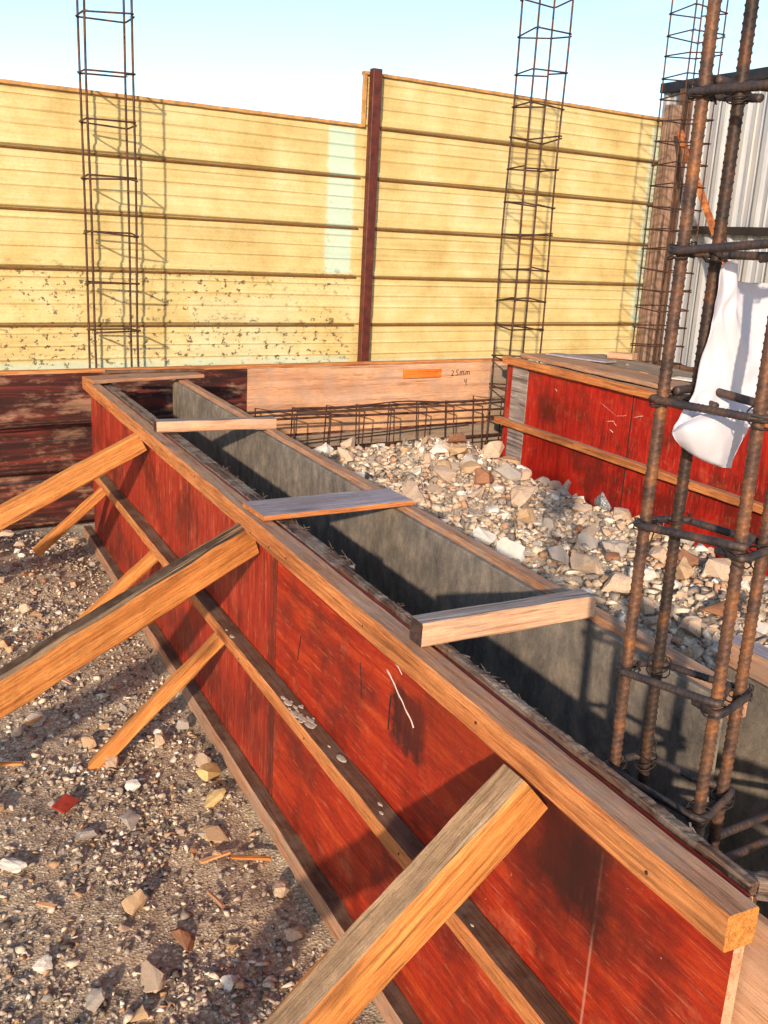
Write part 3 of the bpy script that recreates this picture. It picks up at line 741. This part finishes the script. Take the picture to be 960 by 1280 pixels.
def cage(name, label, corners, z0, z1, rb_, rs, levels, jit=.012, ribbed=False, lean=(0, 0), mats=('rebar_thin', 'rebar_thin'), hooktail=0.0, grp=None):
    c0 = sum((Vector((a, b, 0)) for a, b in corners), Vector()) / 4
    root = empty(name, (c0.x, c0.y, z0), label, 'rebar cage', grp)
    rnd = random.Random(hash(label) % 1000 if False else len(label))
    for i, (a, b) in enumerate(corners):
        p, q = Vector((a, b, z0)), Vector((a + lean[0], b + lean[1], z1 + rnd.uniform(-.05, .05)))
        if ribbed: tube('bar', wobble(p, q, 24, .006, i * 7.3), rb_, M[mats[0] if i != 3 else 'rebar_black'], root, sides=14, res=.0016, rib=(.0105, rb_ * .16))
        else: tube('bar', wobble(p, q, 24, .012, i * 7.3 + len(label)), rb_, M[mats[0]], root, sides=6)
    ties = []
    for z in levels:
        t = (z - z0) / (z1 - z0)
        cs_ = [(a + lean[0] * t, b + lean[1] * t) for a, b in corners]
        k = rnd.randrange(4); cs2 = cs_[k:] + cs_[:k]
        dz = [rnd.uniform(-jit, jit) for _ in range(4)]
        path = stirrup_path(cs2, rb_ + rs, z, dz)
        if hooktail:
            ca = Vector((*cs2[0], 0)); d1 = (Vector((*cs2[2], 0)) - ca).normalized(); 
            d1 = (Vector((*cs2[1], 0)) - ca).normalized() * .8 + (Vector((*cs2[3], 0)) - ca).normalized() * .25
            e = path[-1]; path = path + [e + d1 * hooktail * .3, e + d1 * hooktail]
            s_ = path[0]; d2 = (Vector((*cs2[3], 0)) - ca).normalized() * .8 + (Vector((*cs2[1], 0)) - ca).normalized() * .25
            path = [s_ + d2 * hooktail * .8 + Vector((0, 0, -.004))] + path
        if ribbed: tube('stirrup', path, rs, M[mats[1]], root, sides=12, res=.0022, rib=(.0075, rs * .15))
        else: tube('stirrup', path, rs, M[mats[1]], root, sides=5)
        for (a, b), d in zip(cs2, dz):
            cc = Vector((a, b, z + d)); R_ = (rb_ + rs * 2) * .93
            for w_ in range(3 if ribbed else 1):
                if not ribbed and rnd.random() < .45: continue
                tl = rnd.uniform(.1, .75); ph = rnd.uniform(0, 6)
                pts = []
                for q in range(13):
                    an = q / 12 * 2 * math.pi
                    pts.append(cc + Vector((math.cos(an) * R_, math.sin(an) * R_, math.sin(an + ph) * R_ * tl)))
                if ribbed:
                    e = pts[-1]; pts.append(e + Vector((rnd.uniform(-.012, .012), rnd.uniform(-.012, .012), rnd.uniform(-.018, .018))))
                ties.append(sweep(pts, .0011 if ribbed else .0012, 4))
    if ties: multi('tie_wire', ties, M['wire'], root)
    return root
G = 'rebar column cages'
y0, y1 = 5.40, 5.585
cage('rebar_column', 'thin rebar column cage rising at the far end of the red trough on the left', [(.985, y1), (.985, y0), (1.215, y0), (1.215, y1)], .1, 3.1, .0060, .0050, [.77, 1.03, 1.28, 1.54, 1.82, 2.09, 2.33, 2.59, 2.85], .010, grp=G, lean=(-.015, 0))
cage('rebar_column', 'thin rebar column cage in the middle, at the corner of the bright red box', [(3.50, 5.385), (3.50, 5.20), (3.73, 5.20), (3.73, 5.385)], .03, 3.3, .0062, .0050, [.10, .30, .50, .70, .89, 1.09, 1.25, 1.45, 1.65, 1.84, 2.04, 2.22, 2.41, 2.59, 2.8, 3.0], .016, grp=G, lean=(.0, .0))
cage('rebar_column', 'closely tied thin rebar column cage in front of the timber posts on the right', [(4.59, 5.32), (4.59, 5.10), (4.84, 5.10), (4.84, 5.32)], .5, 3.35, .0056, .0046, [.74, .86, .98, 1.10, 1.23, 1.35, 1.48, 1.62, 1.75, 1.88, 2.02, 2.15, 2.29, 2.42, 2.56, 2.68, 2.81, 2.93, 3.06, 3.18], .014, grp=G, lean=(-.01, .0))
cage('rebar_column', 'thick ribbed rusty rebar column cage close up on the right', [(.951, 1.027), (.977, .876), (1.044, .896), (1.009, 1.023)], .04, 2.15, .0082, .0053, [.22, .42, .64, .835, .998, 1.222, 1.405, 1.600, 1.797, 2.0], .004, True, mats=('rebar', 'rebar_dark'), hooktail=.07, grp=G)

for y_, z_, d_ in ((.938, .722, 'upper of the two ribbed bars crossing deep inside the trough beside the thick column'), (.900, .712, 'lower of the two ribbed bars crossing deep inside the trough beside the thick column')):
    tag(tube('ribbed_bar', wobble((.915, y_ - .01, z_), (1.405, y_ + .03, z_ + .004), 10, .004, y_ * 9), .0062, M['rebar_dark'], None, sides=12, res=.0022, rib=(.009, .001)), d_, 'rebar')
# horizontal beam cage along the rear planks
bc = empty('rebar_beam', fpt(0, -.2, 0), 'horizontal rebar beam cage running along the rear plywood planks', 'rebar cage')
def hb(s0, s1, off0, off1, z0_, z1_, r=.0072, m='rebar_thin'):
    tube('bar', wobble(fpt(s0, off0, z0_), fpt(s1, off1, z1_), 30, .02, s0 * 3 + z0_ * 9), r, M[m], bc, sides=6)
hb(-1.2, 2.9, -.12, -.12, .605, .60); hb(.2, 2.9, -.30, -.28, .60, .565); hb(.6, 2.9, -.29, -.27, .385, .40, .005)
hb(-1.2, 2.9, -.12, -.10, .36, .36); hb(.9, 2.5, -.12, -.12, .40, .46, .005); hb(-1.2, 2.9, -.30, -.29, .14, .15)
hb(-1.2, .1, -.12, -.12, .585, .60, .005); hb(.5, 1.9, -.29, -.3, .62, .585, .005); hb(1.2, 2.9, -.13, -.1, .615, .595, .005)
for k in range(9):
    s_ = .98 + k * .225; j = random.uniform(-.02, .02)
    z1_ = .615 + random.uniform(-.012, .012); zb = .13
    P4 = [(-.30, z1_ - .006), (-.305, zb), (-.11, zb), (-.105, z1_ + .004)]
    path = []
    for i, (o_, z_) in enumerate(P4 + [P4[0]]):
        path.append(fpt(s_ + j * (1 if i in (1, 2) else -1) + (.15 if o_ < -.2 else 0), o_, z_))
    tube('stirrup', path[:1] + [path[0].lerp(path[1], .03)] + path[1:] , .0046, M['rebar_thin'], bc, sides=5)

# ------------------------------------------------------------------ paper
rows = [
    [(0.9951, 0.995, 1.5848), (0.998, 0.985, 1.5915), (1.0189, 0.99, 1.592), (1.0387, 1.0, 1.567), (1.1342, 1.0, 1.5697)] ,
    [(1.0007, 1.0, 1.545), (1.0006, 0.985, 1.5503), (1.0245, 0.99, 1.5504), (1.0534, 1.005, 1.5425), (1.1433, 1.0, 1.5446)] ,
    [(0.997, 1.0, 1.5045), (1.0012, 0.99, 1.5215), (1.0233, 0.985, 1.5169), (1.0712, 1.0, 1.5051), (1.1572, 1.0, 1.5057)] ,
    [(0.9906, 1.0, 1.4614), (1.019, 1.0, 1.4667), (1.0523, 0.995, 1.4616), (1.0833, 0.99, 1.4565), (1.1693, 1.0, 1.4544)] ,
    [(0.9852, 1.002, 1.4228), (1.0127, 1.0, 1.4226), (1.0508, 1.0, 1.4196), (1.0921, 0.995, 1.4184), (1.1706, 1.0, 1.4136)] ,
    [(0.9752, 1.0, 1.4034), (1.0071, 0.998, 1.4029), (1.045, 0.998, 1.4008), (1.0884, 0.995, 1.399), (1.1446, 0.995, 1.3963)] ,
    [(0.9546, 0.992, 1.38), (0.9883, 0.99, 1.3837), (1.0322, 0.99, 1.3868), (1.0703, 0.99, 1.3867), (1.0987, 0.99, 1.3846)] ,
    [(0.9379, 0.985, 1.3655), (0.9807, 0.985, 1.3593), (1.0255, 0.985, 1.3574), (1.058, 0.985, 1.3618), (1.0801, 0.985, 1.3666)] ,
    [(0.9509, 0.982, 1.3489), (0.983, 0.982, 1.3317), (1.0114, 0.982, 1.3222), (1.0379, 0.982, 1.3173), (1.0549, 0.982, 1.3163)] ,
]
flap = [
    [(0.9363, 0.982, 1.3672), (0.943, 0.968, 1.3839), (0.9702, 0.96, 1.3953), (1.0152, 0.962, 1.3979), (1.0677, 0.972, 1.39)] ,
    [(0.935, 0.98, 1.3644), (0.9347, 0.955, 1.378), (0.9605, 0.945, 1.3844), (1.0008, 0.948, 1.3845), (1.0554, 0.965, 1.3771)] ,
    [(0.9396, 0.979, 1.3567), (0.9457, 0.957, 1.3588), (0.97, 0.947, 1.3598), (1.0029, 0.948, 1.3592), (1.0437, 0.962, 1.3534)] ,
    [(0.9496, 0.979, 1.3485), (0.9641, 0.965, 1.3386), (0.9847, 0.958, 1.3313), (1.0081, 0.957, 1.3269), (1.0385, 0.966, 1.3323)] ,
    [(0.9539, 0.98, 1.3459), (0.9732, 0.972, 1.3333), (0.9959, 0.968, 1.3239), (1.0189, 0.966, 1.3174), (1.038, 0.968, 1.3147)] ,
]

def catmull(P, n):
    out = []
    for i in range(len(P) - 1):
        p0, p1, p2, p3 = P[max(i - 1, 0)], P[i], P[i + 1], P[min(i + 2, len(P) - 1)]
        for k in range(n):
            t = k / n
            out.append(.5 * ((2 * p1) + (p2 - p0) * t + (2 * p0 - 5 * p1 + 4 * p2 - p3) * t * t + (3 * p1 - p0 - 3 * p2 + p3) * t ** 3))
    out.append(P[-1]); return out
def paper(name, rws, parent, amp, seed):
    RW = [catmull([Vector(p) for p in q], 8) for q in rws]
    CG = [catmull(list(c), 6) for c in zip(*RW)]
    g = [list(q) for q in zip(*CG)]
    for i, q in enumerate(g):
        for j, p in enumerate(q):
            q[j] = p + Vector((0, amp * (.4 * noise.noise(Vector((i * .3, j * .3, seed))) + 1.6 * abs(noise.noise(Vector((i * .07 + j * .05, j * .11 - i * .03, 4 + seed)))) + 1.2 * abs(noise.noise(Vector((i * .05 - j * .12, 7.7, 1 + seed))))), 0))
    return sheet(name, g, .0003, M['paper'], parent)
o = paper('paper_sheet', rows, None, .006, 0)
fl_ = paper('curled_flap', flap, o, .0015, 3)
tag(o, 'creased white paper sheet with a curled lower edge tied inside the thick rebar column', 'paper')

# ------------------------------------------------------------------ stones
def hull(seed, n=16, flat=.7, sub=False):
    r = random.Random(seed); bm = bmesh.new()
    for _ in range(n):
        v = Vector((r.gauss(0, 1), r.gauss(0, 1), r.gauss(0, 1))).normalized() * r.uniform(.8, 1.0)
        bm.verts.new((v.x, v.y * r.uniform(.75, .95), v.z * flat))
    res = bmesh.ops.convex_hull(bm, input=bm.verts)
    bmesh.ops.delete(bm, geom=[g for g in res['geom_interior'] if isinstance(g, bmesh.types.BMVert)] if res['geom_interior'] else [], context='VERTS')
    loose = [v for v in bm.verts if not v.link_faces]
    if loose: bmesh.ops.delete(bm, geom=loose, context='VERTS')
    if sub:
        bmesh.ops.triangulate(bm, faces=bm.faces)
        bmesh.ops.subdivide_edges(bm, edges=list(bm.edges), cuts=2, use_grid_fill=True)
        bmesh.ops.smooth_vert(bm, verts=bm.verts, factor=.12, use_axis_x=True, use_axis_y=True, use_axis_z=True)
        for v in bm.verts:
            v.co += v.co.normalized() * (noise.noise(v.co * 2.2 + Vector((seed, 0, 0))) * .12 + noise.noise(v.co * 6 + Vector((seed, 0, 0))) * .05 + .02)
    bmesh.ops.recalc_face_normals(bm, faces=bm.faces)
    bm.verts.index_update()
    V = [v.co.copy() for v in bm.verts]; Fc = [tuple(v.index for v in f.verts) for f in bm.faces]; bm.free()
    return V, Fc
BIG = [hull(100 + i, 13, random.uniform(.5, .8), True) for i in range(14)]
SMALL = []
for i in range(12):
    V, Fc = hull(300 + i, 8, .7); 
    tri = [(f[0], f[k], f[k + 1]) for f in Fc for k in range(1, len(f) - 1)]
    SMALL.append((np.array([tuple(v) for v in V]), np.array(tri)))
mcache = {}
def stone_obj(name, x, y, r, mk, zf, label, cat='stone', group=None, sink=.35, shape=None, rotz=None, tilt=.35, stretch=(1, 1, 1), dz=0):
    k = shape if shape is not None else random.randrange(len(BIG))
    key = (k, mk)
    if key not in mcache: mcache[key] = mesh_from('stone', BIG[k][0], BIG[k][1], M[mk])
    o = bpy.data.objects.new(name, mcache[key]); COL.objects.link(o)
    o.location = (x, y, zf(x, y) + r * (1 - sink) * .6 * stretch[2] + dz)
    o.rotation_euler = (random.uniform(-tilt, tilt), random.uniform(-tilt, tilt), random.uniform(0, 6.28) if rotz is None else rotz)
    o.scale = (r * stretch[0], r * stretch[1], r * stretch[2])
    return tag(o, label, cat, group)
def scatter(name, n, xr, yr, rr, zf, mat, label, seedn, dens=None, pw=2.0):
    rg = np.random.default_rng(seedn); VV = []; FF = []; base = 0
    for i in range(n):
        x = rg.uniform(*xr); y = rg.uniform(*yr)
        if dens and rg.uniform() > dens(x, y): continue
        r = rr[0] + (rr[1] - rr[0]) * rg.uniform() ** pw
        v, f = SMALL[rg.integers(len(SMALL))]
        a = rg.uniform(0, 6.28); ca, sa = math.cos(a), math.sin(a); q = rg.normal(0, .35)
        Rz = np.array([[ca, -sa, 0], [sa, ca, 0], [0, 0, 1]]); cq, sq = math.cos(q), math.sin(q)
        Rx = np.array([[1, 0, 0], [0, cq, -sq], [0, sq, cq]])
        w = (v * [rg.uniform(.8, 1.3), rg.uniform(.7, 1.0), rg.uniform(.7, 1)]) @ (Rx @ Rz).T * r + [x, y, zf(x, y) + r * .25]
        VV.append(w); FF.append(f + base); base += len(v)
    VV = np.concatenate(VV); FF = np.concatenate(FF)
    me = bpy.data.meshes.new(name); me.vertices.add(len(VV)); me.vertices.foreach_set('co', VV.astype(np.float32).ravel())
    me.loops.add(len(FF) * 3); me.loops.foreach_set('vertex_index', FF.astype(np.int32).ravel())
    me.polygons.add(len(FF)); me.polygons.foreach_set('loop_start', np.arange(0, len(FF) * 3, 3, dtype=np.int32))
    me.update(calc_edges=True); me.validate(); me.materials.append(mat)
    o = link(name, me); return tag(o, label, 'gravel', kind='stuff')
patch = lambda x, y: .35 + .65 * sstep(-.12, .2, noise.noise(Vector((x * 3.0, y * 2.2, 8))))
scatter('gravel', 30000, (-.5, .812), (1.3, 5.15), (.003, .016), gz, M['gravel'], 'loose mixed gravel covering the dirt left of the red formwork', 5, patch, 2.4)

scatter('gravel', 2600, (-.4, .80), (1.4, 5.1), (.008, .026), gz, M['gravel'], 'coarser loose stones strewn among the gravel left of the red formwork', 9, lambda x, y: max(.12, patch(x * 1.3 + 3, y * 1.2) - .25), 2.2)
# rubble mound
mx = np.arange(1.325, 3.46, .02); my = np.arange(.7, 5.28, .02)
mv = [(x, y, mz(x, y)) for y in my for x in mx]; nn_ = len(mx)
mf = [(j * nn_ + i, j * nn_ + i + 1, (j + 1) * nn_ + i + 1, (j + 1) * nn_ + i) for j in range(len(my) - 1) for i in range(nn_ - 1)]
tag(link('rubble_bed', mesh_from('rubble_bed', mv, mf, M['moundm'], smooth=True)), 'dusty bed of crushed stone heaped between the two red formworks', 'rubble', kind='stuff')
scatter('rubble_fragments', 15000, (1.34, 3.44), (.9, 5.2), (.008, .044), mz, M['rubble'], 'mass of small crushed limestone fragments heaped between the two formworks', 6, None, 2.2)

LBL = []
CL = {'st_cream': 'cream', 'st_white': 'white', 'st_grey': 'grey', 'st_brown': 'reddish brown', 'st_tan': 'tan'}
# notable stones of the rubble heap
stone_obj('stone', 2.96, 4.50, .105, 'st_cream', mz, 'largest blocky cream rock at the top of the rubble heap', shape=2, stretch=(1, .8, 1.1), sink=.1)
stone_obj('stone', 3.22, 4.72, .125, 'st_tan', mz, 'broad tan rock against the grey upright board at the corner of the heap', shape=5, sink=.2)
stone_obj('stone', 3.06, 3.62, .085, 'st_dark', mz, 'dark bluish stone with pale edges, upright beside the red formwork', shape=3, stretch=(1, .5, 1.3), sink=.0)
stone_obj('stone', 2.66, 3.22, .075, 'st_cream', mz, 'flat long cream stone right of the heap centre', shape=6, stretch=(1.5, .8, .6), sink=.1, rotz=.5)
stone_obj('stone', 2.60, 2.98, .075, 'st_grey', mz, 'rounded grey boulder beside the flat cream stone', shape=7, sink=.1)
stone_obj('stone', 2.74, 2.86, .072, 'st_cream', mz, 'pinkish cream cobble seen just left of the thick rebar', shape=8, sink=.1)
stone_obj('stone', 2.50, 2.86, .045, 'st_brown', mz, 'small reddish brown cobble amid the cream rubble', shape=9, sink=.1)
stone_obj('stone', 2.50, 3.35, .055, 'st_white', mz, 'white angular stone near the middle of the heap', shape=10, stretch=(1.3, .8, .5), sink=.0)
stone_obj('stone', 2.75, 4.05, .05, 'st_brown', mz, 'flat reddish brown stone below the largest rock', shape=11, stretch=(1.5, .8, .6), sink=.1)
stone_obj('stone', 2.76, 4.86, .075, 'st_tan', mz, 'long tan slab at the back of the heap', shape=12, stretch=(1.6, .5, .5), sink=.0, rotz=.7)
stone_obj('stone', 2.62, 4.88, .06, 'st_cream', mz, 'pink cream slab leaning beside the tan slab', shape=13, stretch=(1.4, .5, .8), sink=.0, rotz=1.0)
stone_obj('stone', 3.12, 4.02, .055, 'st_cream', mz, 'pointed upright cream stone close to the red formwork', shape=1, stretch=(.6, .6, 1.5), sink=.0)
stone_obj('stone', 1.98, 1.95, .055, 'st_white', mz, 'smooth pale stone seen between the two front rebars', shape=4, sink=.0)
stone_obj('stone', 2.05, 2.20, .05, 'st_cream', mz, 'squarish cream stone above the smooth pale one', shape=0, sink=.0)
placed = [(2.96, 4.5), (3.22, 4.72), (3.06, 3.62), (2.66, 3.22), (2.6, 2.98), (2.74, 2.86), (2.5, 2.86)]
rs = random.Random(21)
cnt = 0; tries = 0
while cnt < 160 and tries < 6000:
    tries += 1
    x, y = rs.uniform(1.6, 3.38), rs.uniform(1.7, 5.15)
    if (x < 2.0 and y > 3.2): continue
    r = .032 + .060 * rs.random() ** 1.6
    if any((x - a) ** 2 + (y - b) ** 2 < (.06 + r * .5) ** 2 for a, b in placed): continue
    placed.append((x, y)); cnt += 1
    mk_ = rs.choices(['st_cream', 'st_white', 'st_grey', 'st_brown', 'st_tan'], [5, 2, 2.4, 1, 2.4])[0]
    zone = 'nearer half' if y < 3.4 else 'farther half'
    sz = 'large' if r > .048 else 'small'
    LBL.append(stone_obj('stone', x, y, r, mk_, mz, '%s %s chunk' % (sz, CL[mk_]), group='%s %s chunks, %s of the rubble heap' % (sz, CL[mk_], zone), sink=.2))
# notable stones on the left ground
stone_obj('stone', .760, 2.52, .060, 'st_yellow', gz, 'upper ochre stone leaning on the toe board', shape=2, stretch=(1.2, .7, .7), sink=-.5, rotz=.5)
stone_obj('stone', .742, 2.41, .046, 'st_yellow', gz, 'lower ochre stone under the one leaning on the toe board', shape=5, stretch=(1.2, .8, .6), sink=0, rotz=.2)
stone_obj('stone', .770, 1.965, .032, 'st_cream', gz, 'blocky cream stone close to the toe board, the upper of two', shape=7, sink=-.3)
stone_obj('stone', .750, 1.80, .032, 'st_cream', gz, 'pointed cream stone close to the toe board, the lower of two', shape=8, sink=-.2, stretch=(1.3, .8, .8))
stone_obj('stone', .69, 2.25, .038, 'st_tan', gz, 'flat tan stone below the ochre pair', shape=9, stretch=(1.3, 1, .6))
stone_obj('stone', .17, 2.30, .046, 'st_white', gz, 'pale pinkish stone at the left edge of the gravel', shape=10, stretch=(1.4, .7, .6))
stone_obj('stone', .56, 1.70, .030, 'st_white', gz, 'white rounded stone near the foreground brace', shape=11)
stone_obj('stone', .42, 2.02, .046, 'st_tan', gz, 'tan shard standing in the bright lower gravel', shape=12, stretch=(.8, .8, 1.2), sink=0)
stone_obj('stone', .40, 1.78, .048, 'st_cream', gz, 'large cream stone low on the left gravel', shape=13, stretch=(1.4, .8, .7))
stone_obj('stone', .38, 2.38, .052, 'st_grey', gz, 'broad flat grey stone half sunk in the gravel', shape=1, stretch=(1.2, 1, .45))
stone_obj('stone', .49, 2.40, .040, 'st_grey', gz, 'second flat grey stone right of the broad one', shape=3, stretch=(1.2, 1, .5))
stone_obj('stone', .50, 1.88, .038, 'st_brown', gz, 'brown angular stone among the low cream pebbles', shape=4, stretch=(1.2, .8, .8))
stone_obj('stone', .57, 3.18, .03, 'st_white', gz, 'whitish stone near the long brace', shape=6, stretch=(1.3, 1, .7))
o = board('plywood_chip', (.315, 2.49, .028), (.36, 2.53, .034), .045, .008, M['chip'], rough=.002, up=(.1, -.2, 1)); tag(o, 'small red plywood chip lying on the gravel', 'wood chip')
o = board('wood_splinter', (.70, 2.13, .012), (.79, 2.08, .016), .012, .006, M['brace'], rough=.003, endjag=.01); tag(o, 'orange wood splinter lying by the toe board', 'wood chip')
o = board('wood_splinter', (.62, 2.14, .012), (.70, 2.15, .014), .014, .006, M['rawply2'], rough=.003, endjag=.01); tag(o, 'paler wood splinter left of the orange one', 'wood chip')
for i_, (x_, y_, a_, L_, mm, ds) in enumerate(((.30, 3.05, .4, .05, 'brace', 'thin orange wood sliver behind the red plywood chip'), (.62, 1.95, 1.9, .06, 'brown', 'brown stick lying between the low cream pebbles and the toe board'),
        (.25, 2.10, 2.6, .045, 'rawply2', 'short pale offcut near the pale pinkish stone'), (.60, 2.95, .9, .05, 'dark_brown', 'dark stick beside the foot of the short orange brace'), (.48, 3.3, 2.2, .04, 'rawply', 'pale wood offcut on the dirt behind the long brace'))):
    o = board('wood_splinter', (x_, y_, .014), (x_ + math.cos(a_) * L_, y_ + math.sin(a_) * L_, .020), .010, .006, M[mm], rough=.003, endjag=.01); tag(o, ds, 'wood chip')
o = board('wood_splinter', (.18, 2.83, .012), (.26, 2.80, .016), .018, .006, M['brace'], rough=.003, endjag=.01); tag(o, 'orange wood sliver at the left edge of the gravel', 'wood chip')
placed = [(.765, 2.5), (.38, 2.38), (.49, 2.4), (.4, 1.78), (.42, 2.02), (.33, 2.5)]
cnt = 0; tries = 0
while cnt < 125 and tries < 5000:
    tries += 1
    x, y = rs.uniform(.02, .80), rs.uniform(1.62, 5.0)
    if rs.random() < .3: x, y = rs.gauss(.40, .13), rs.gauss(4.05, .33)
    if x > .79 or y > 5: continue
    heap = y > 3.7 and x < .55
    if not heap and rs.random() > patch(x, y) * .75: continue
    r = .013 + (.030 if not heap else .034) * rs.random() ** 1.8
    if any((x - a) ** 2 + (y - b) ** 2 < (.03 + r) ** 2 for a, b in placed): continue
    placed.append((x, y)); cnt += 1
    mk_ = rs.choices(['st_cream', 'st_white', 'st_grey', 'st_brown', 'st_tan'], [4, 1.5, 2, 1.4, 3])[0]
    zone = 'in the small heap at the far left' if heap else ('on the gravel in the foreground' if y < 2.8 else 'on the dirt beneath the braces')
    LBL.append(stone_obj('stone', x, y, r, mk_, gz, '%s pebble' % CL[mk_], group='%s pebbles %s' % (CL[mk_], zone), sink=.2))
# chips on the litter plank
for k in range(14):
    x, y = rs.uniform(3.74, 4.05), rs.uniform(2.6, 5.0)
    a = rs.uniform(0, 3.14); L_ = rs.uniform(.015, .05)
    o = board('wood_chip', (x, y, .947), (x + math.cos(a) * L_, y + math.sin(a) * L_, .955), rs.uniform(.006, .02), .004, M[rs.choice(['brace', 'rawply', 'rawply2', 'violet'])], rough=.002, seg=.02)
    tag(o, 'wood chip on the dusty plank behind the bright red box, ' + ('at its near end' if y < 3.4 else 'halfway along' if y < 4.2 else 'at its far end'), 'wood chip', 'wood chips on the dusty plank')
o = board('timber_block', (4.02, 4.86, .965), (4.10, 4.72, .97), .08, .035, M['rawply'], rough=.004); tag(o, 'pale wooden block on the dusty plank in front of the right rebar cage', 'block')

# every loose stone is named by the landmark it lies next to
LM = [((2.96, 4.50), 'the largest blocky rock'), ((3.2, 4.72), 'the broad tan rock'), ((3.06, 3.62), 'the dark bluish stone'), ((2.66, 3.22), 'the flat long cream stone'), ((2.60, 2.98), 'the rounded grey boulder'),
      ((2.5, 3.35), 'the white angular stone'), ((2.75, 4.05), 'the flat reddish brown stone'), ((2.70, 4.87), 'the leaning slabs at the back'), ((3.12, 4.02), 'the pointed upright stone'), ((1.98, 1.95), 'the smooth pale stone by the rebars'),
      ((2.05, 2.55), 'the end of the thick cross timber'), ((2.15, 3.6), 'the middle of the trough edge'), ((.76, 2.46), 'the ochre pair'), ((.77, 1.9), 'the two cream stones by the toe board'), ((.455, 2.74), 'the foot of the short brace'),
      ((.33, 2.51), 'the red plywood chip'), ((.38, 2.38), 'the broad flat grey stone'), ((.40, 1.80), 'the large low cream stone'), ((.56, 1.70), 'the foreground brace'), ((.17, 2.30), 'the pale pinkish stone'),
      ((.22, 2.82), 'the orange wood sliver'), ((.57, 3.18), 'the whitish stone near the long brace'), ((.52, 4.47), 'the foot of the farthest short brace'), ((.40, 3.50), 'the half hidden short brace'), ((.45, 4.05), 'the small far heap')]
fx, fy = .457, .889
keys = {}
for o in LBL:
    x, y = o.location.x, o.location.y
    cand = [l for l in LM if (l[0][0] > 1.2) == (x > 1.2)]
    (lx, ly), ph = min(cand, key=lambda l: (l[0][0] - x) ** 2 + (l[0][1] - y) ** 2)
    dx_, dy_ = x - lx, y - ly; rgt = dx_ * fy - dy_ * fx; fwd = dx_ * fx + dy_ * fy
    dr = ('right of' if rgt > 0 else 'left of') if abs(rgt) > abs(fwd) else ('behind' if fwd > 0 else 'in front of')
    keys.setdefault((o['label'], dr, ph), []).append((math.hypot(dx_, dy_), o.name, o))
ORD = ['nearest', 'second nearest', 'third nearest', 'fourth nearest', 'fifth nearest', 'sixth nearest', 'seventh nearest', 'eighth nearest']
for (lb, dr, ph), lst in keys.items():
    lst.sort(key=lambda t: t[:2])
    for i, (_, _, o) in enumerate(lst):
        o['label'] = ('%s %s %s' % (lb, dr, ph)) if len(lst) == 1 else '%s %s %s, %s' % (lb, dr, ph, ORD[min(i, 7)])
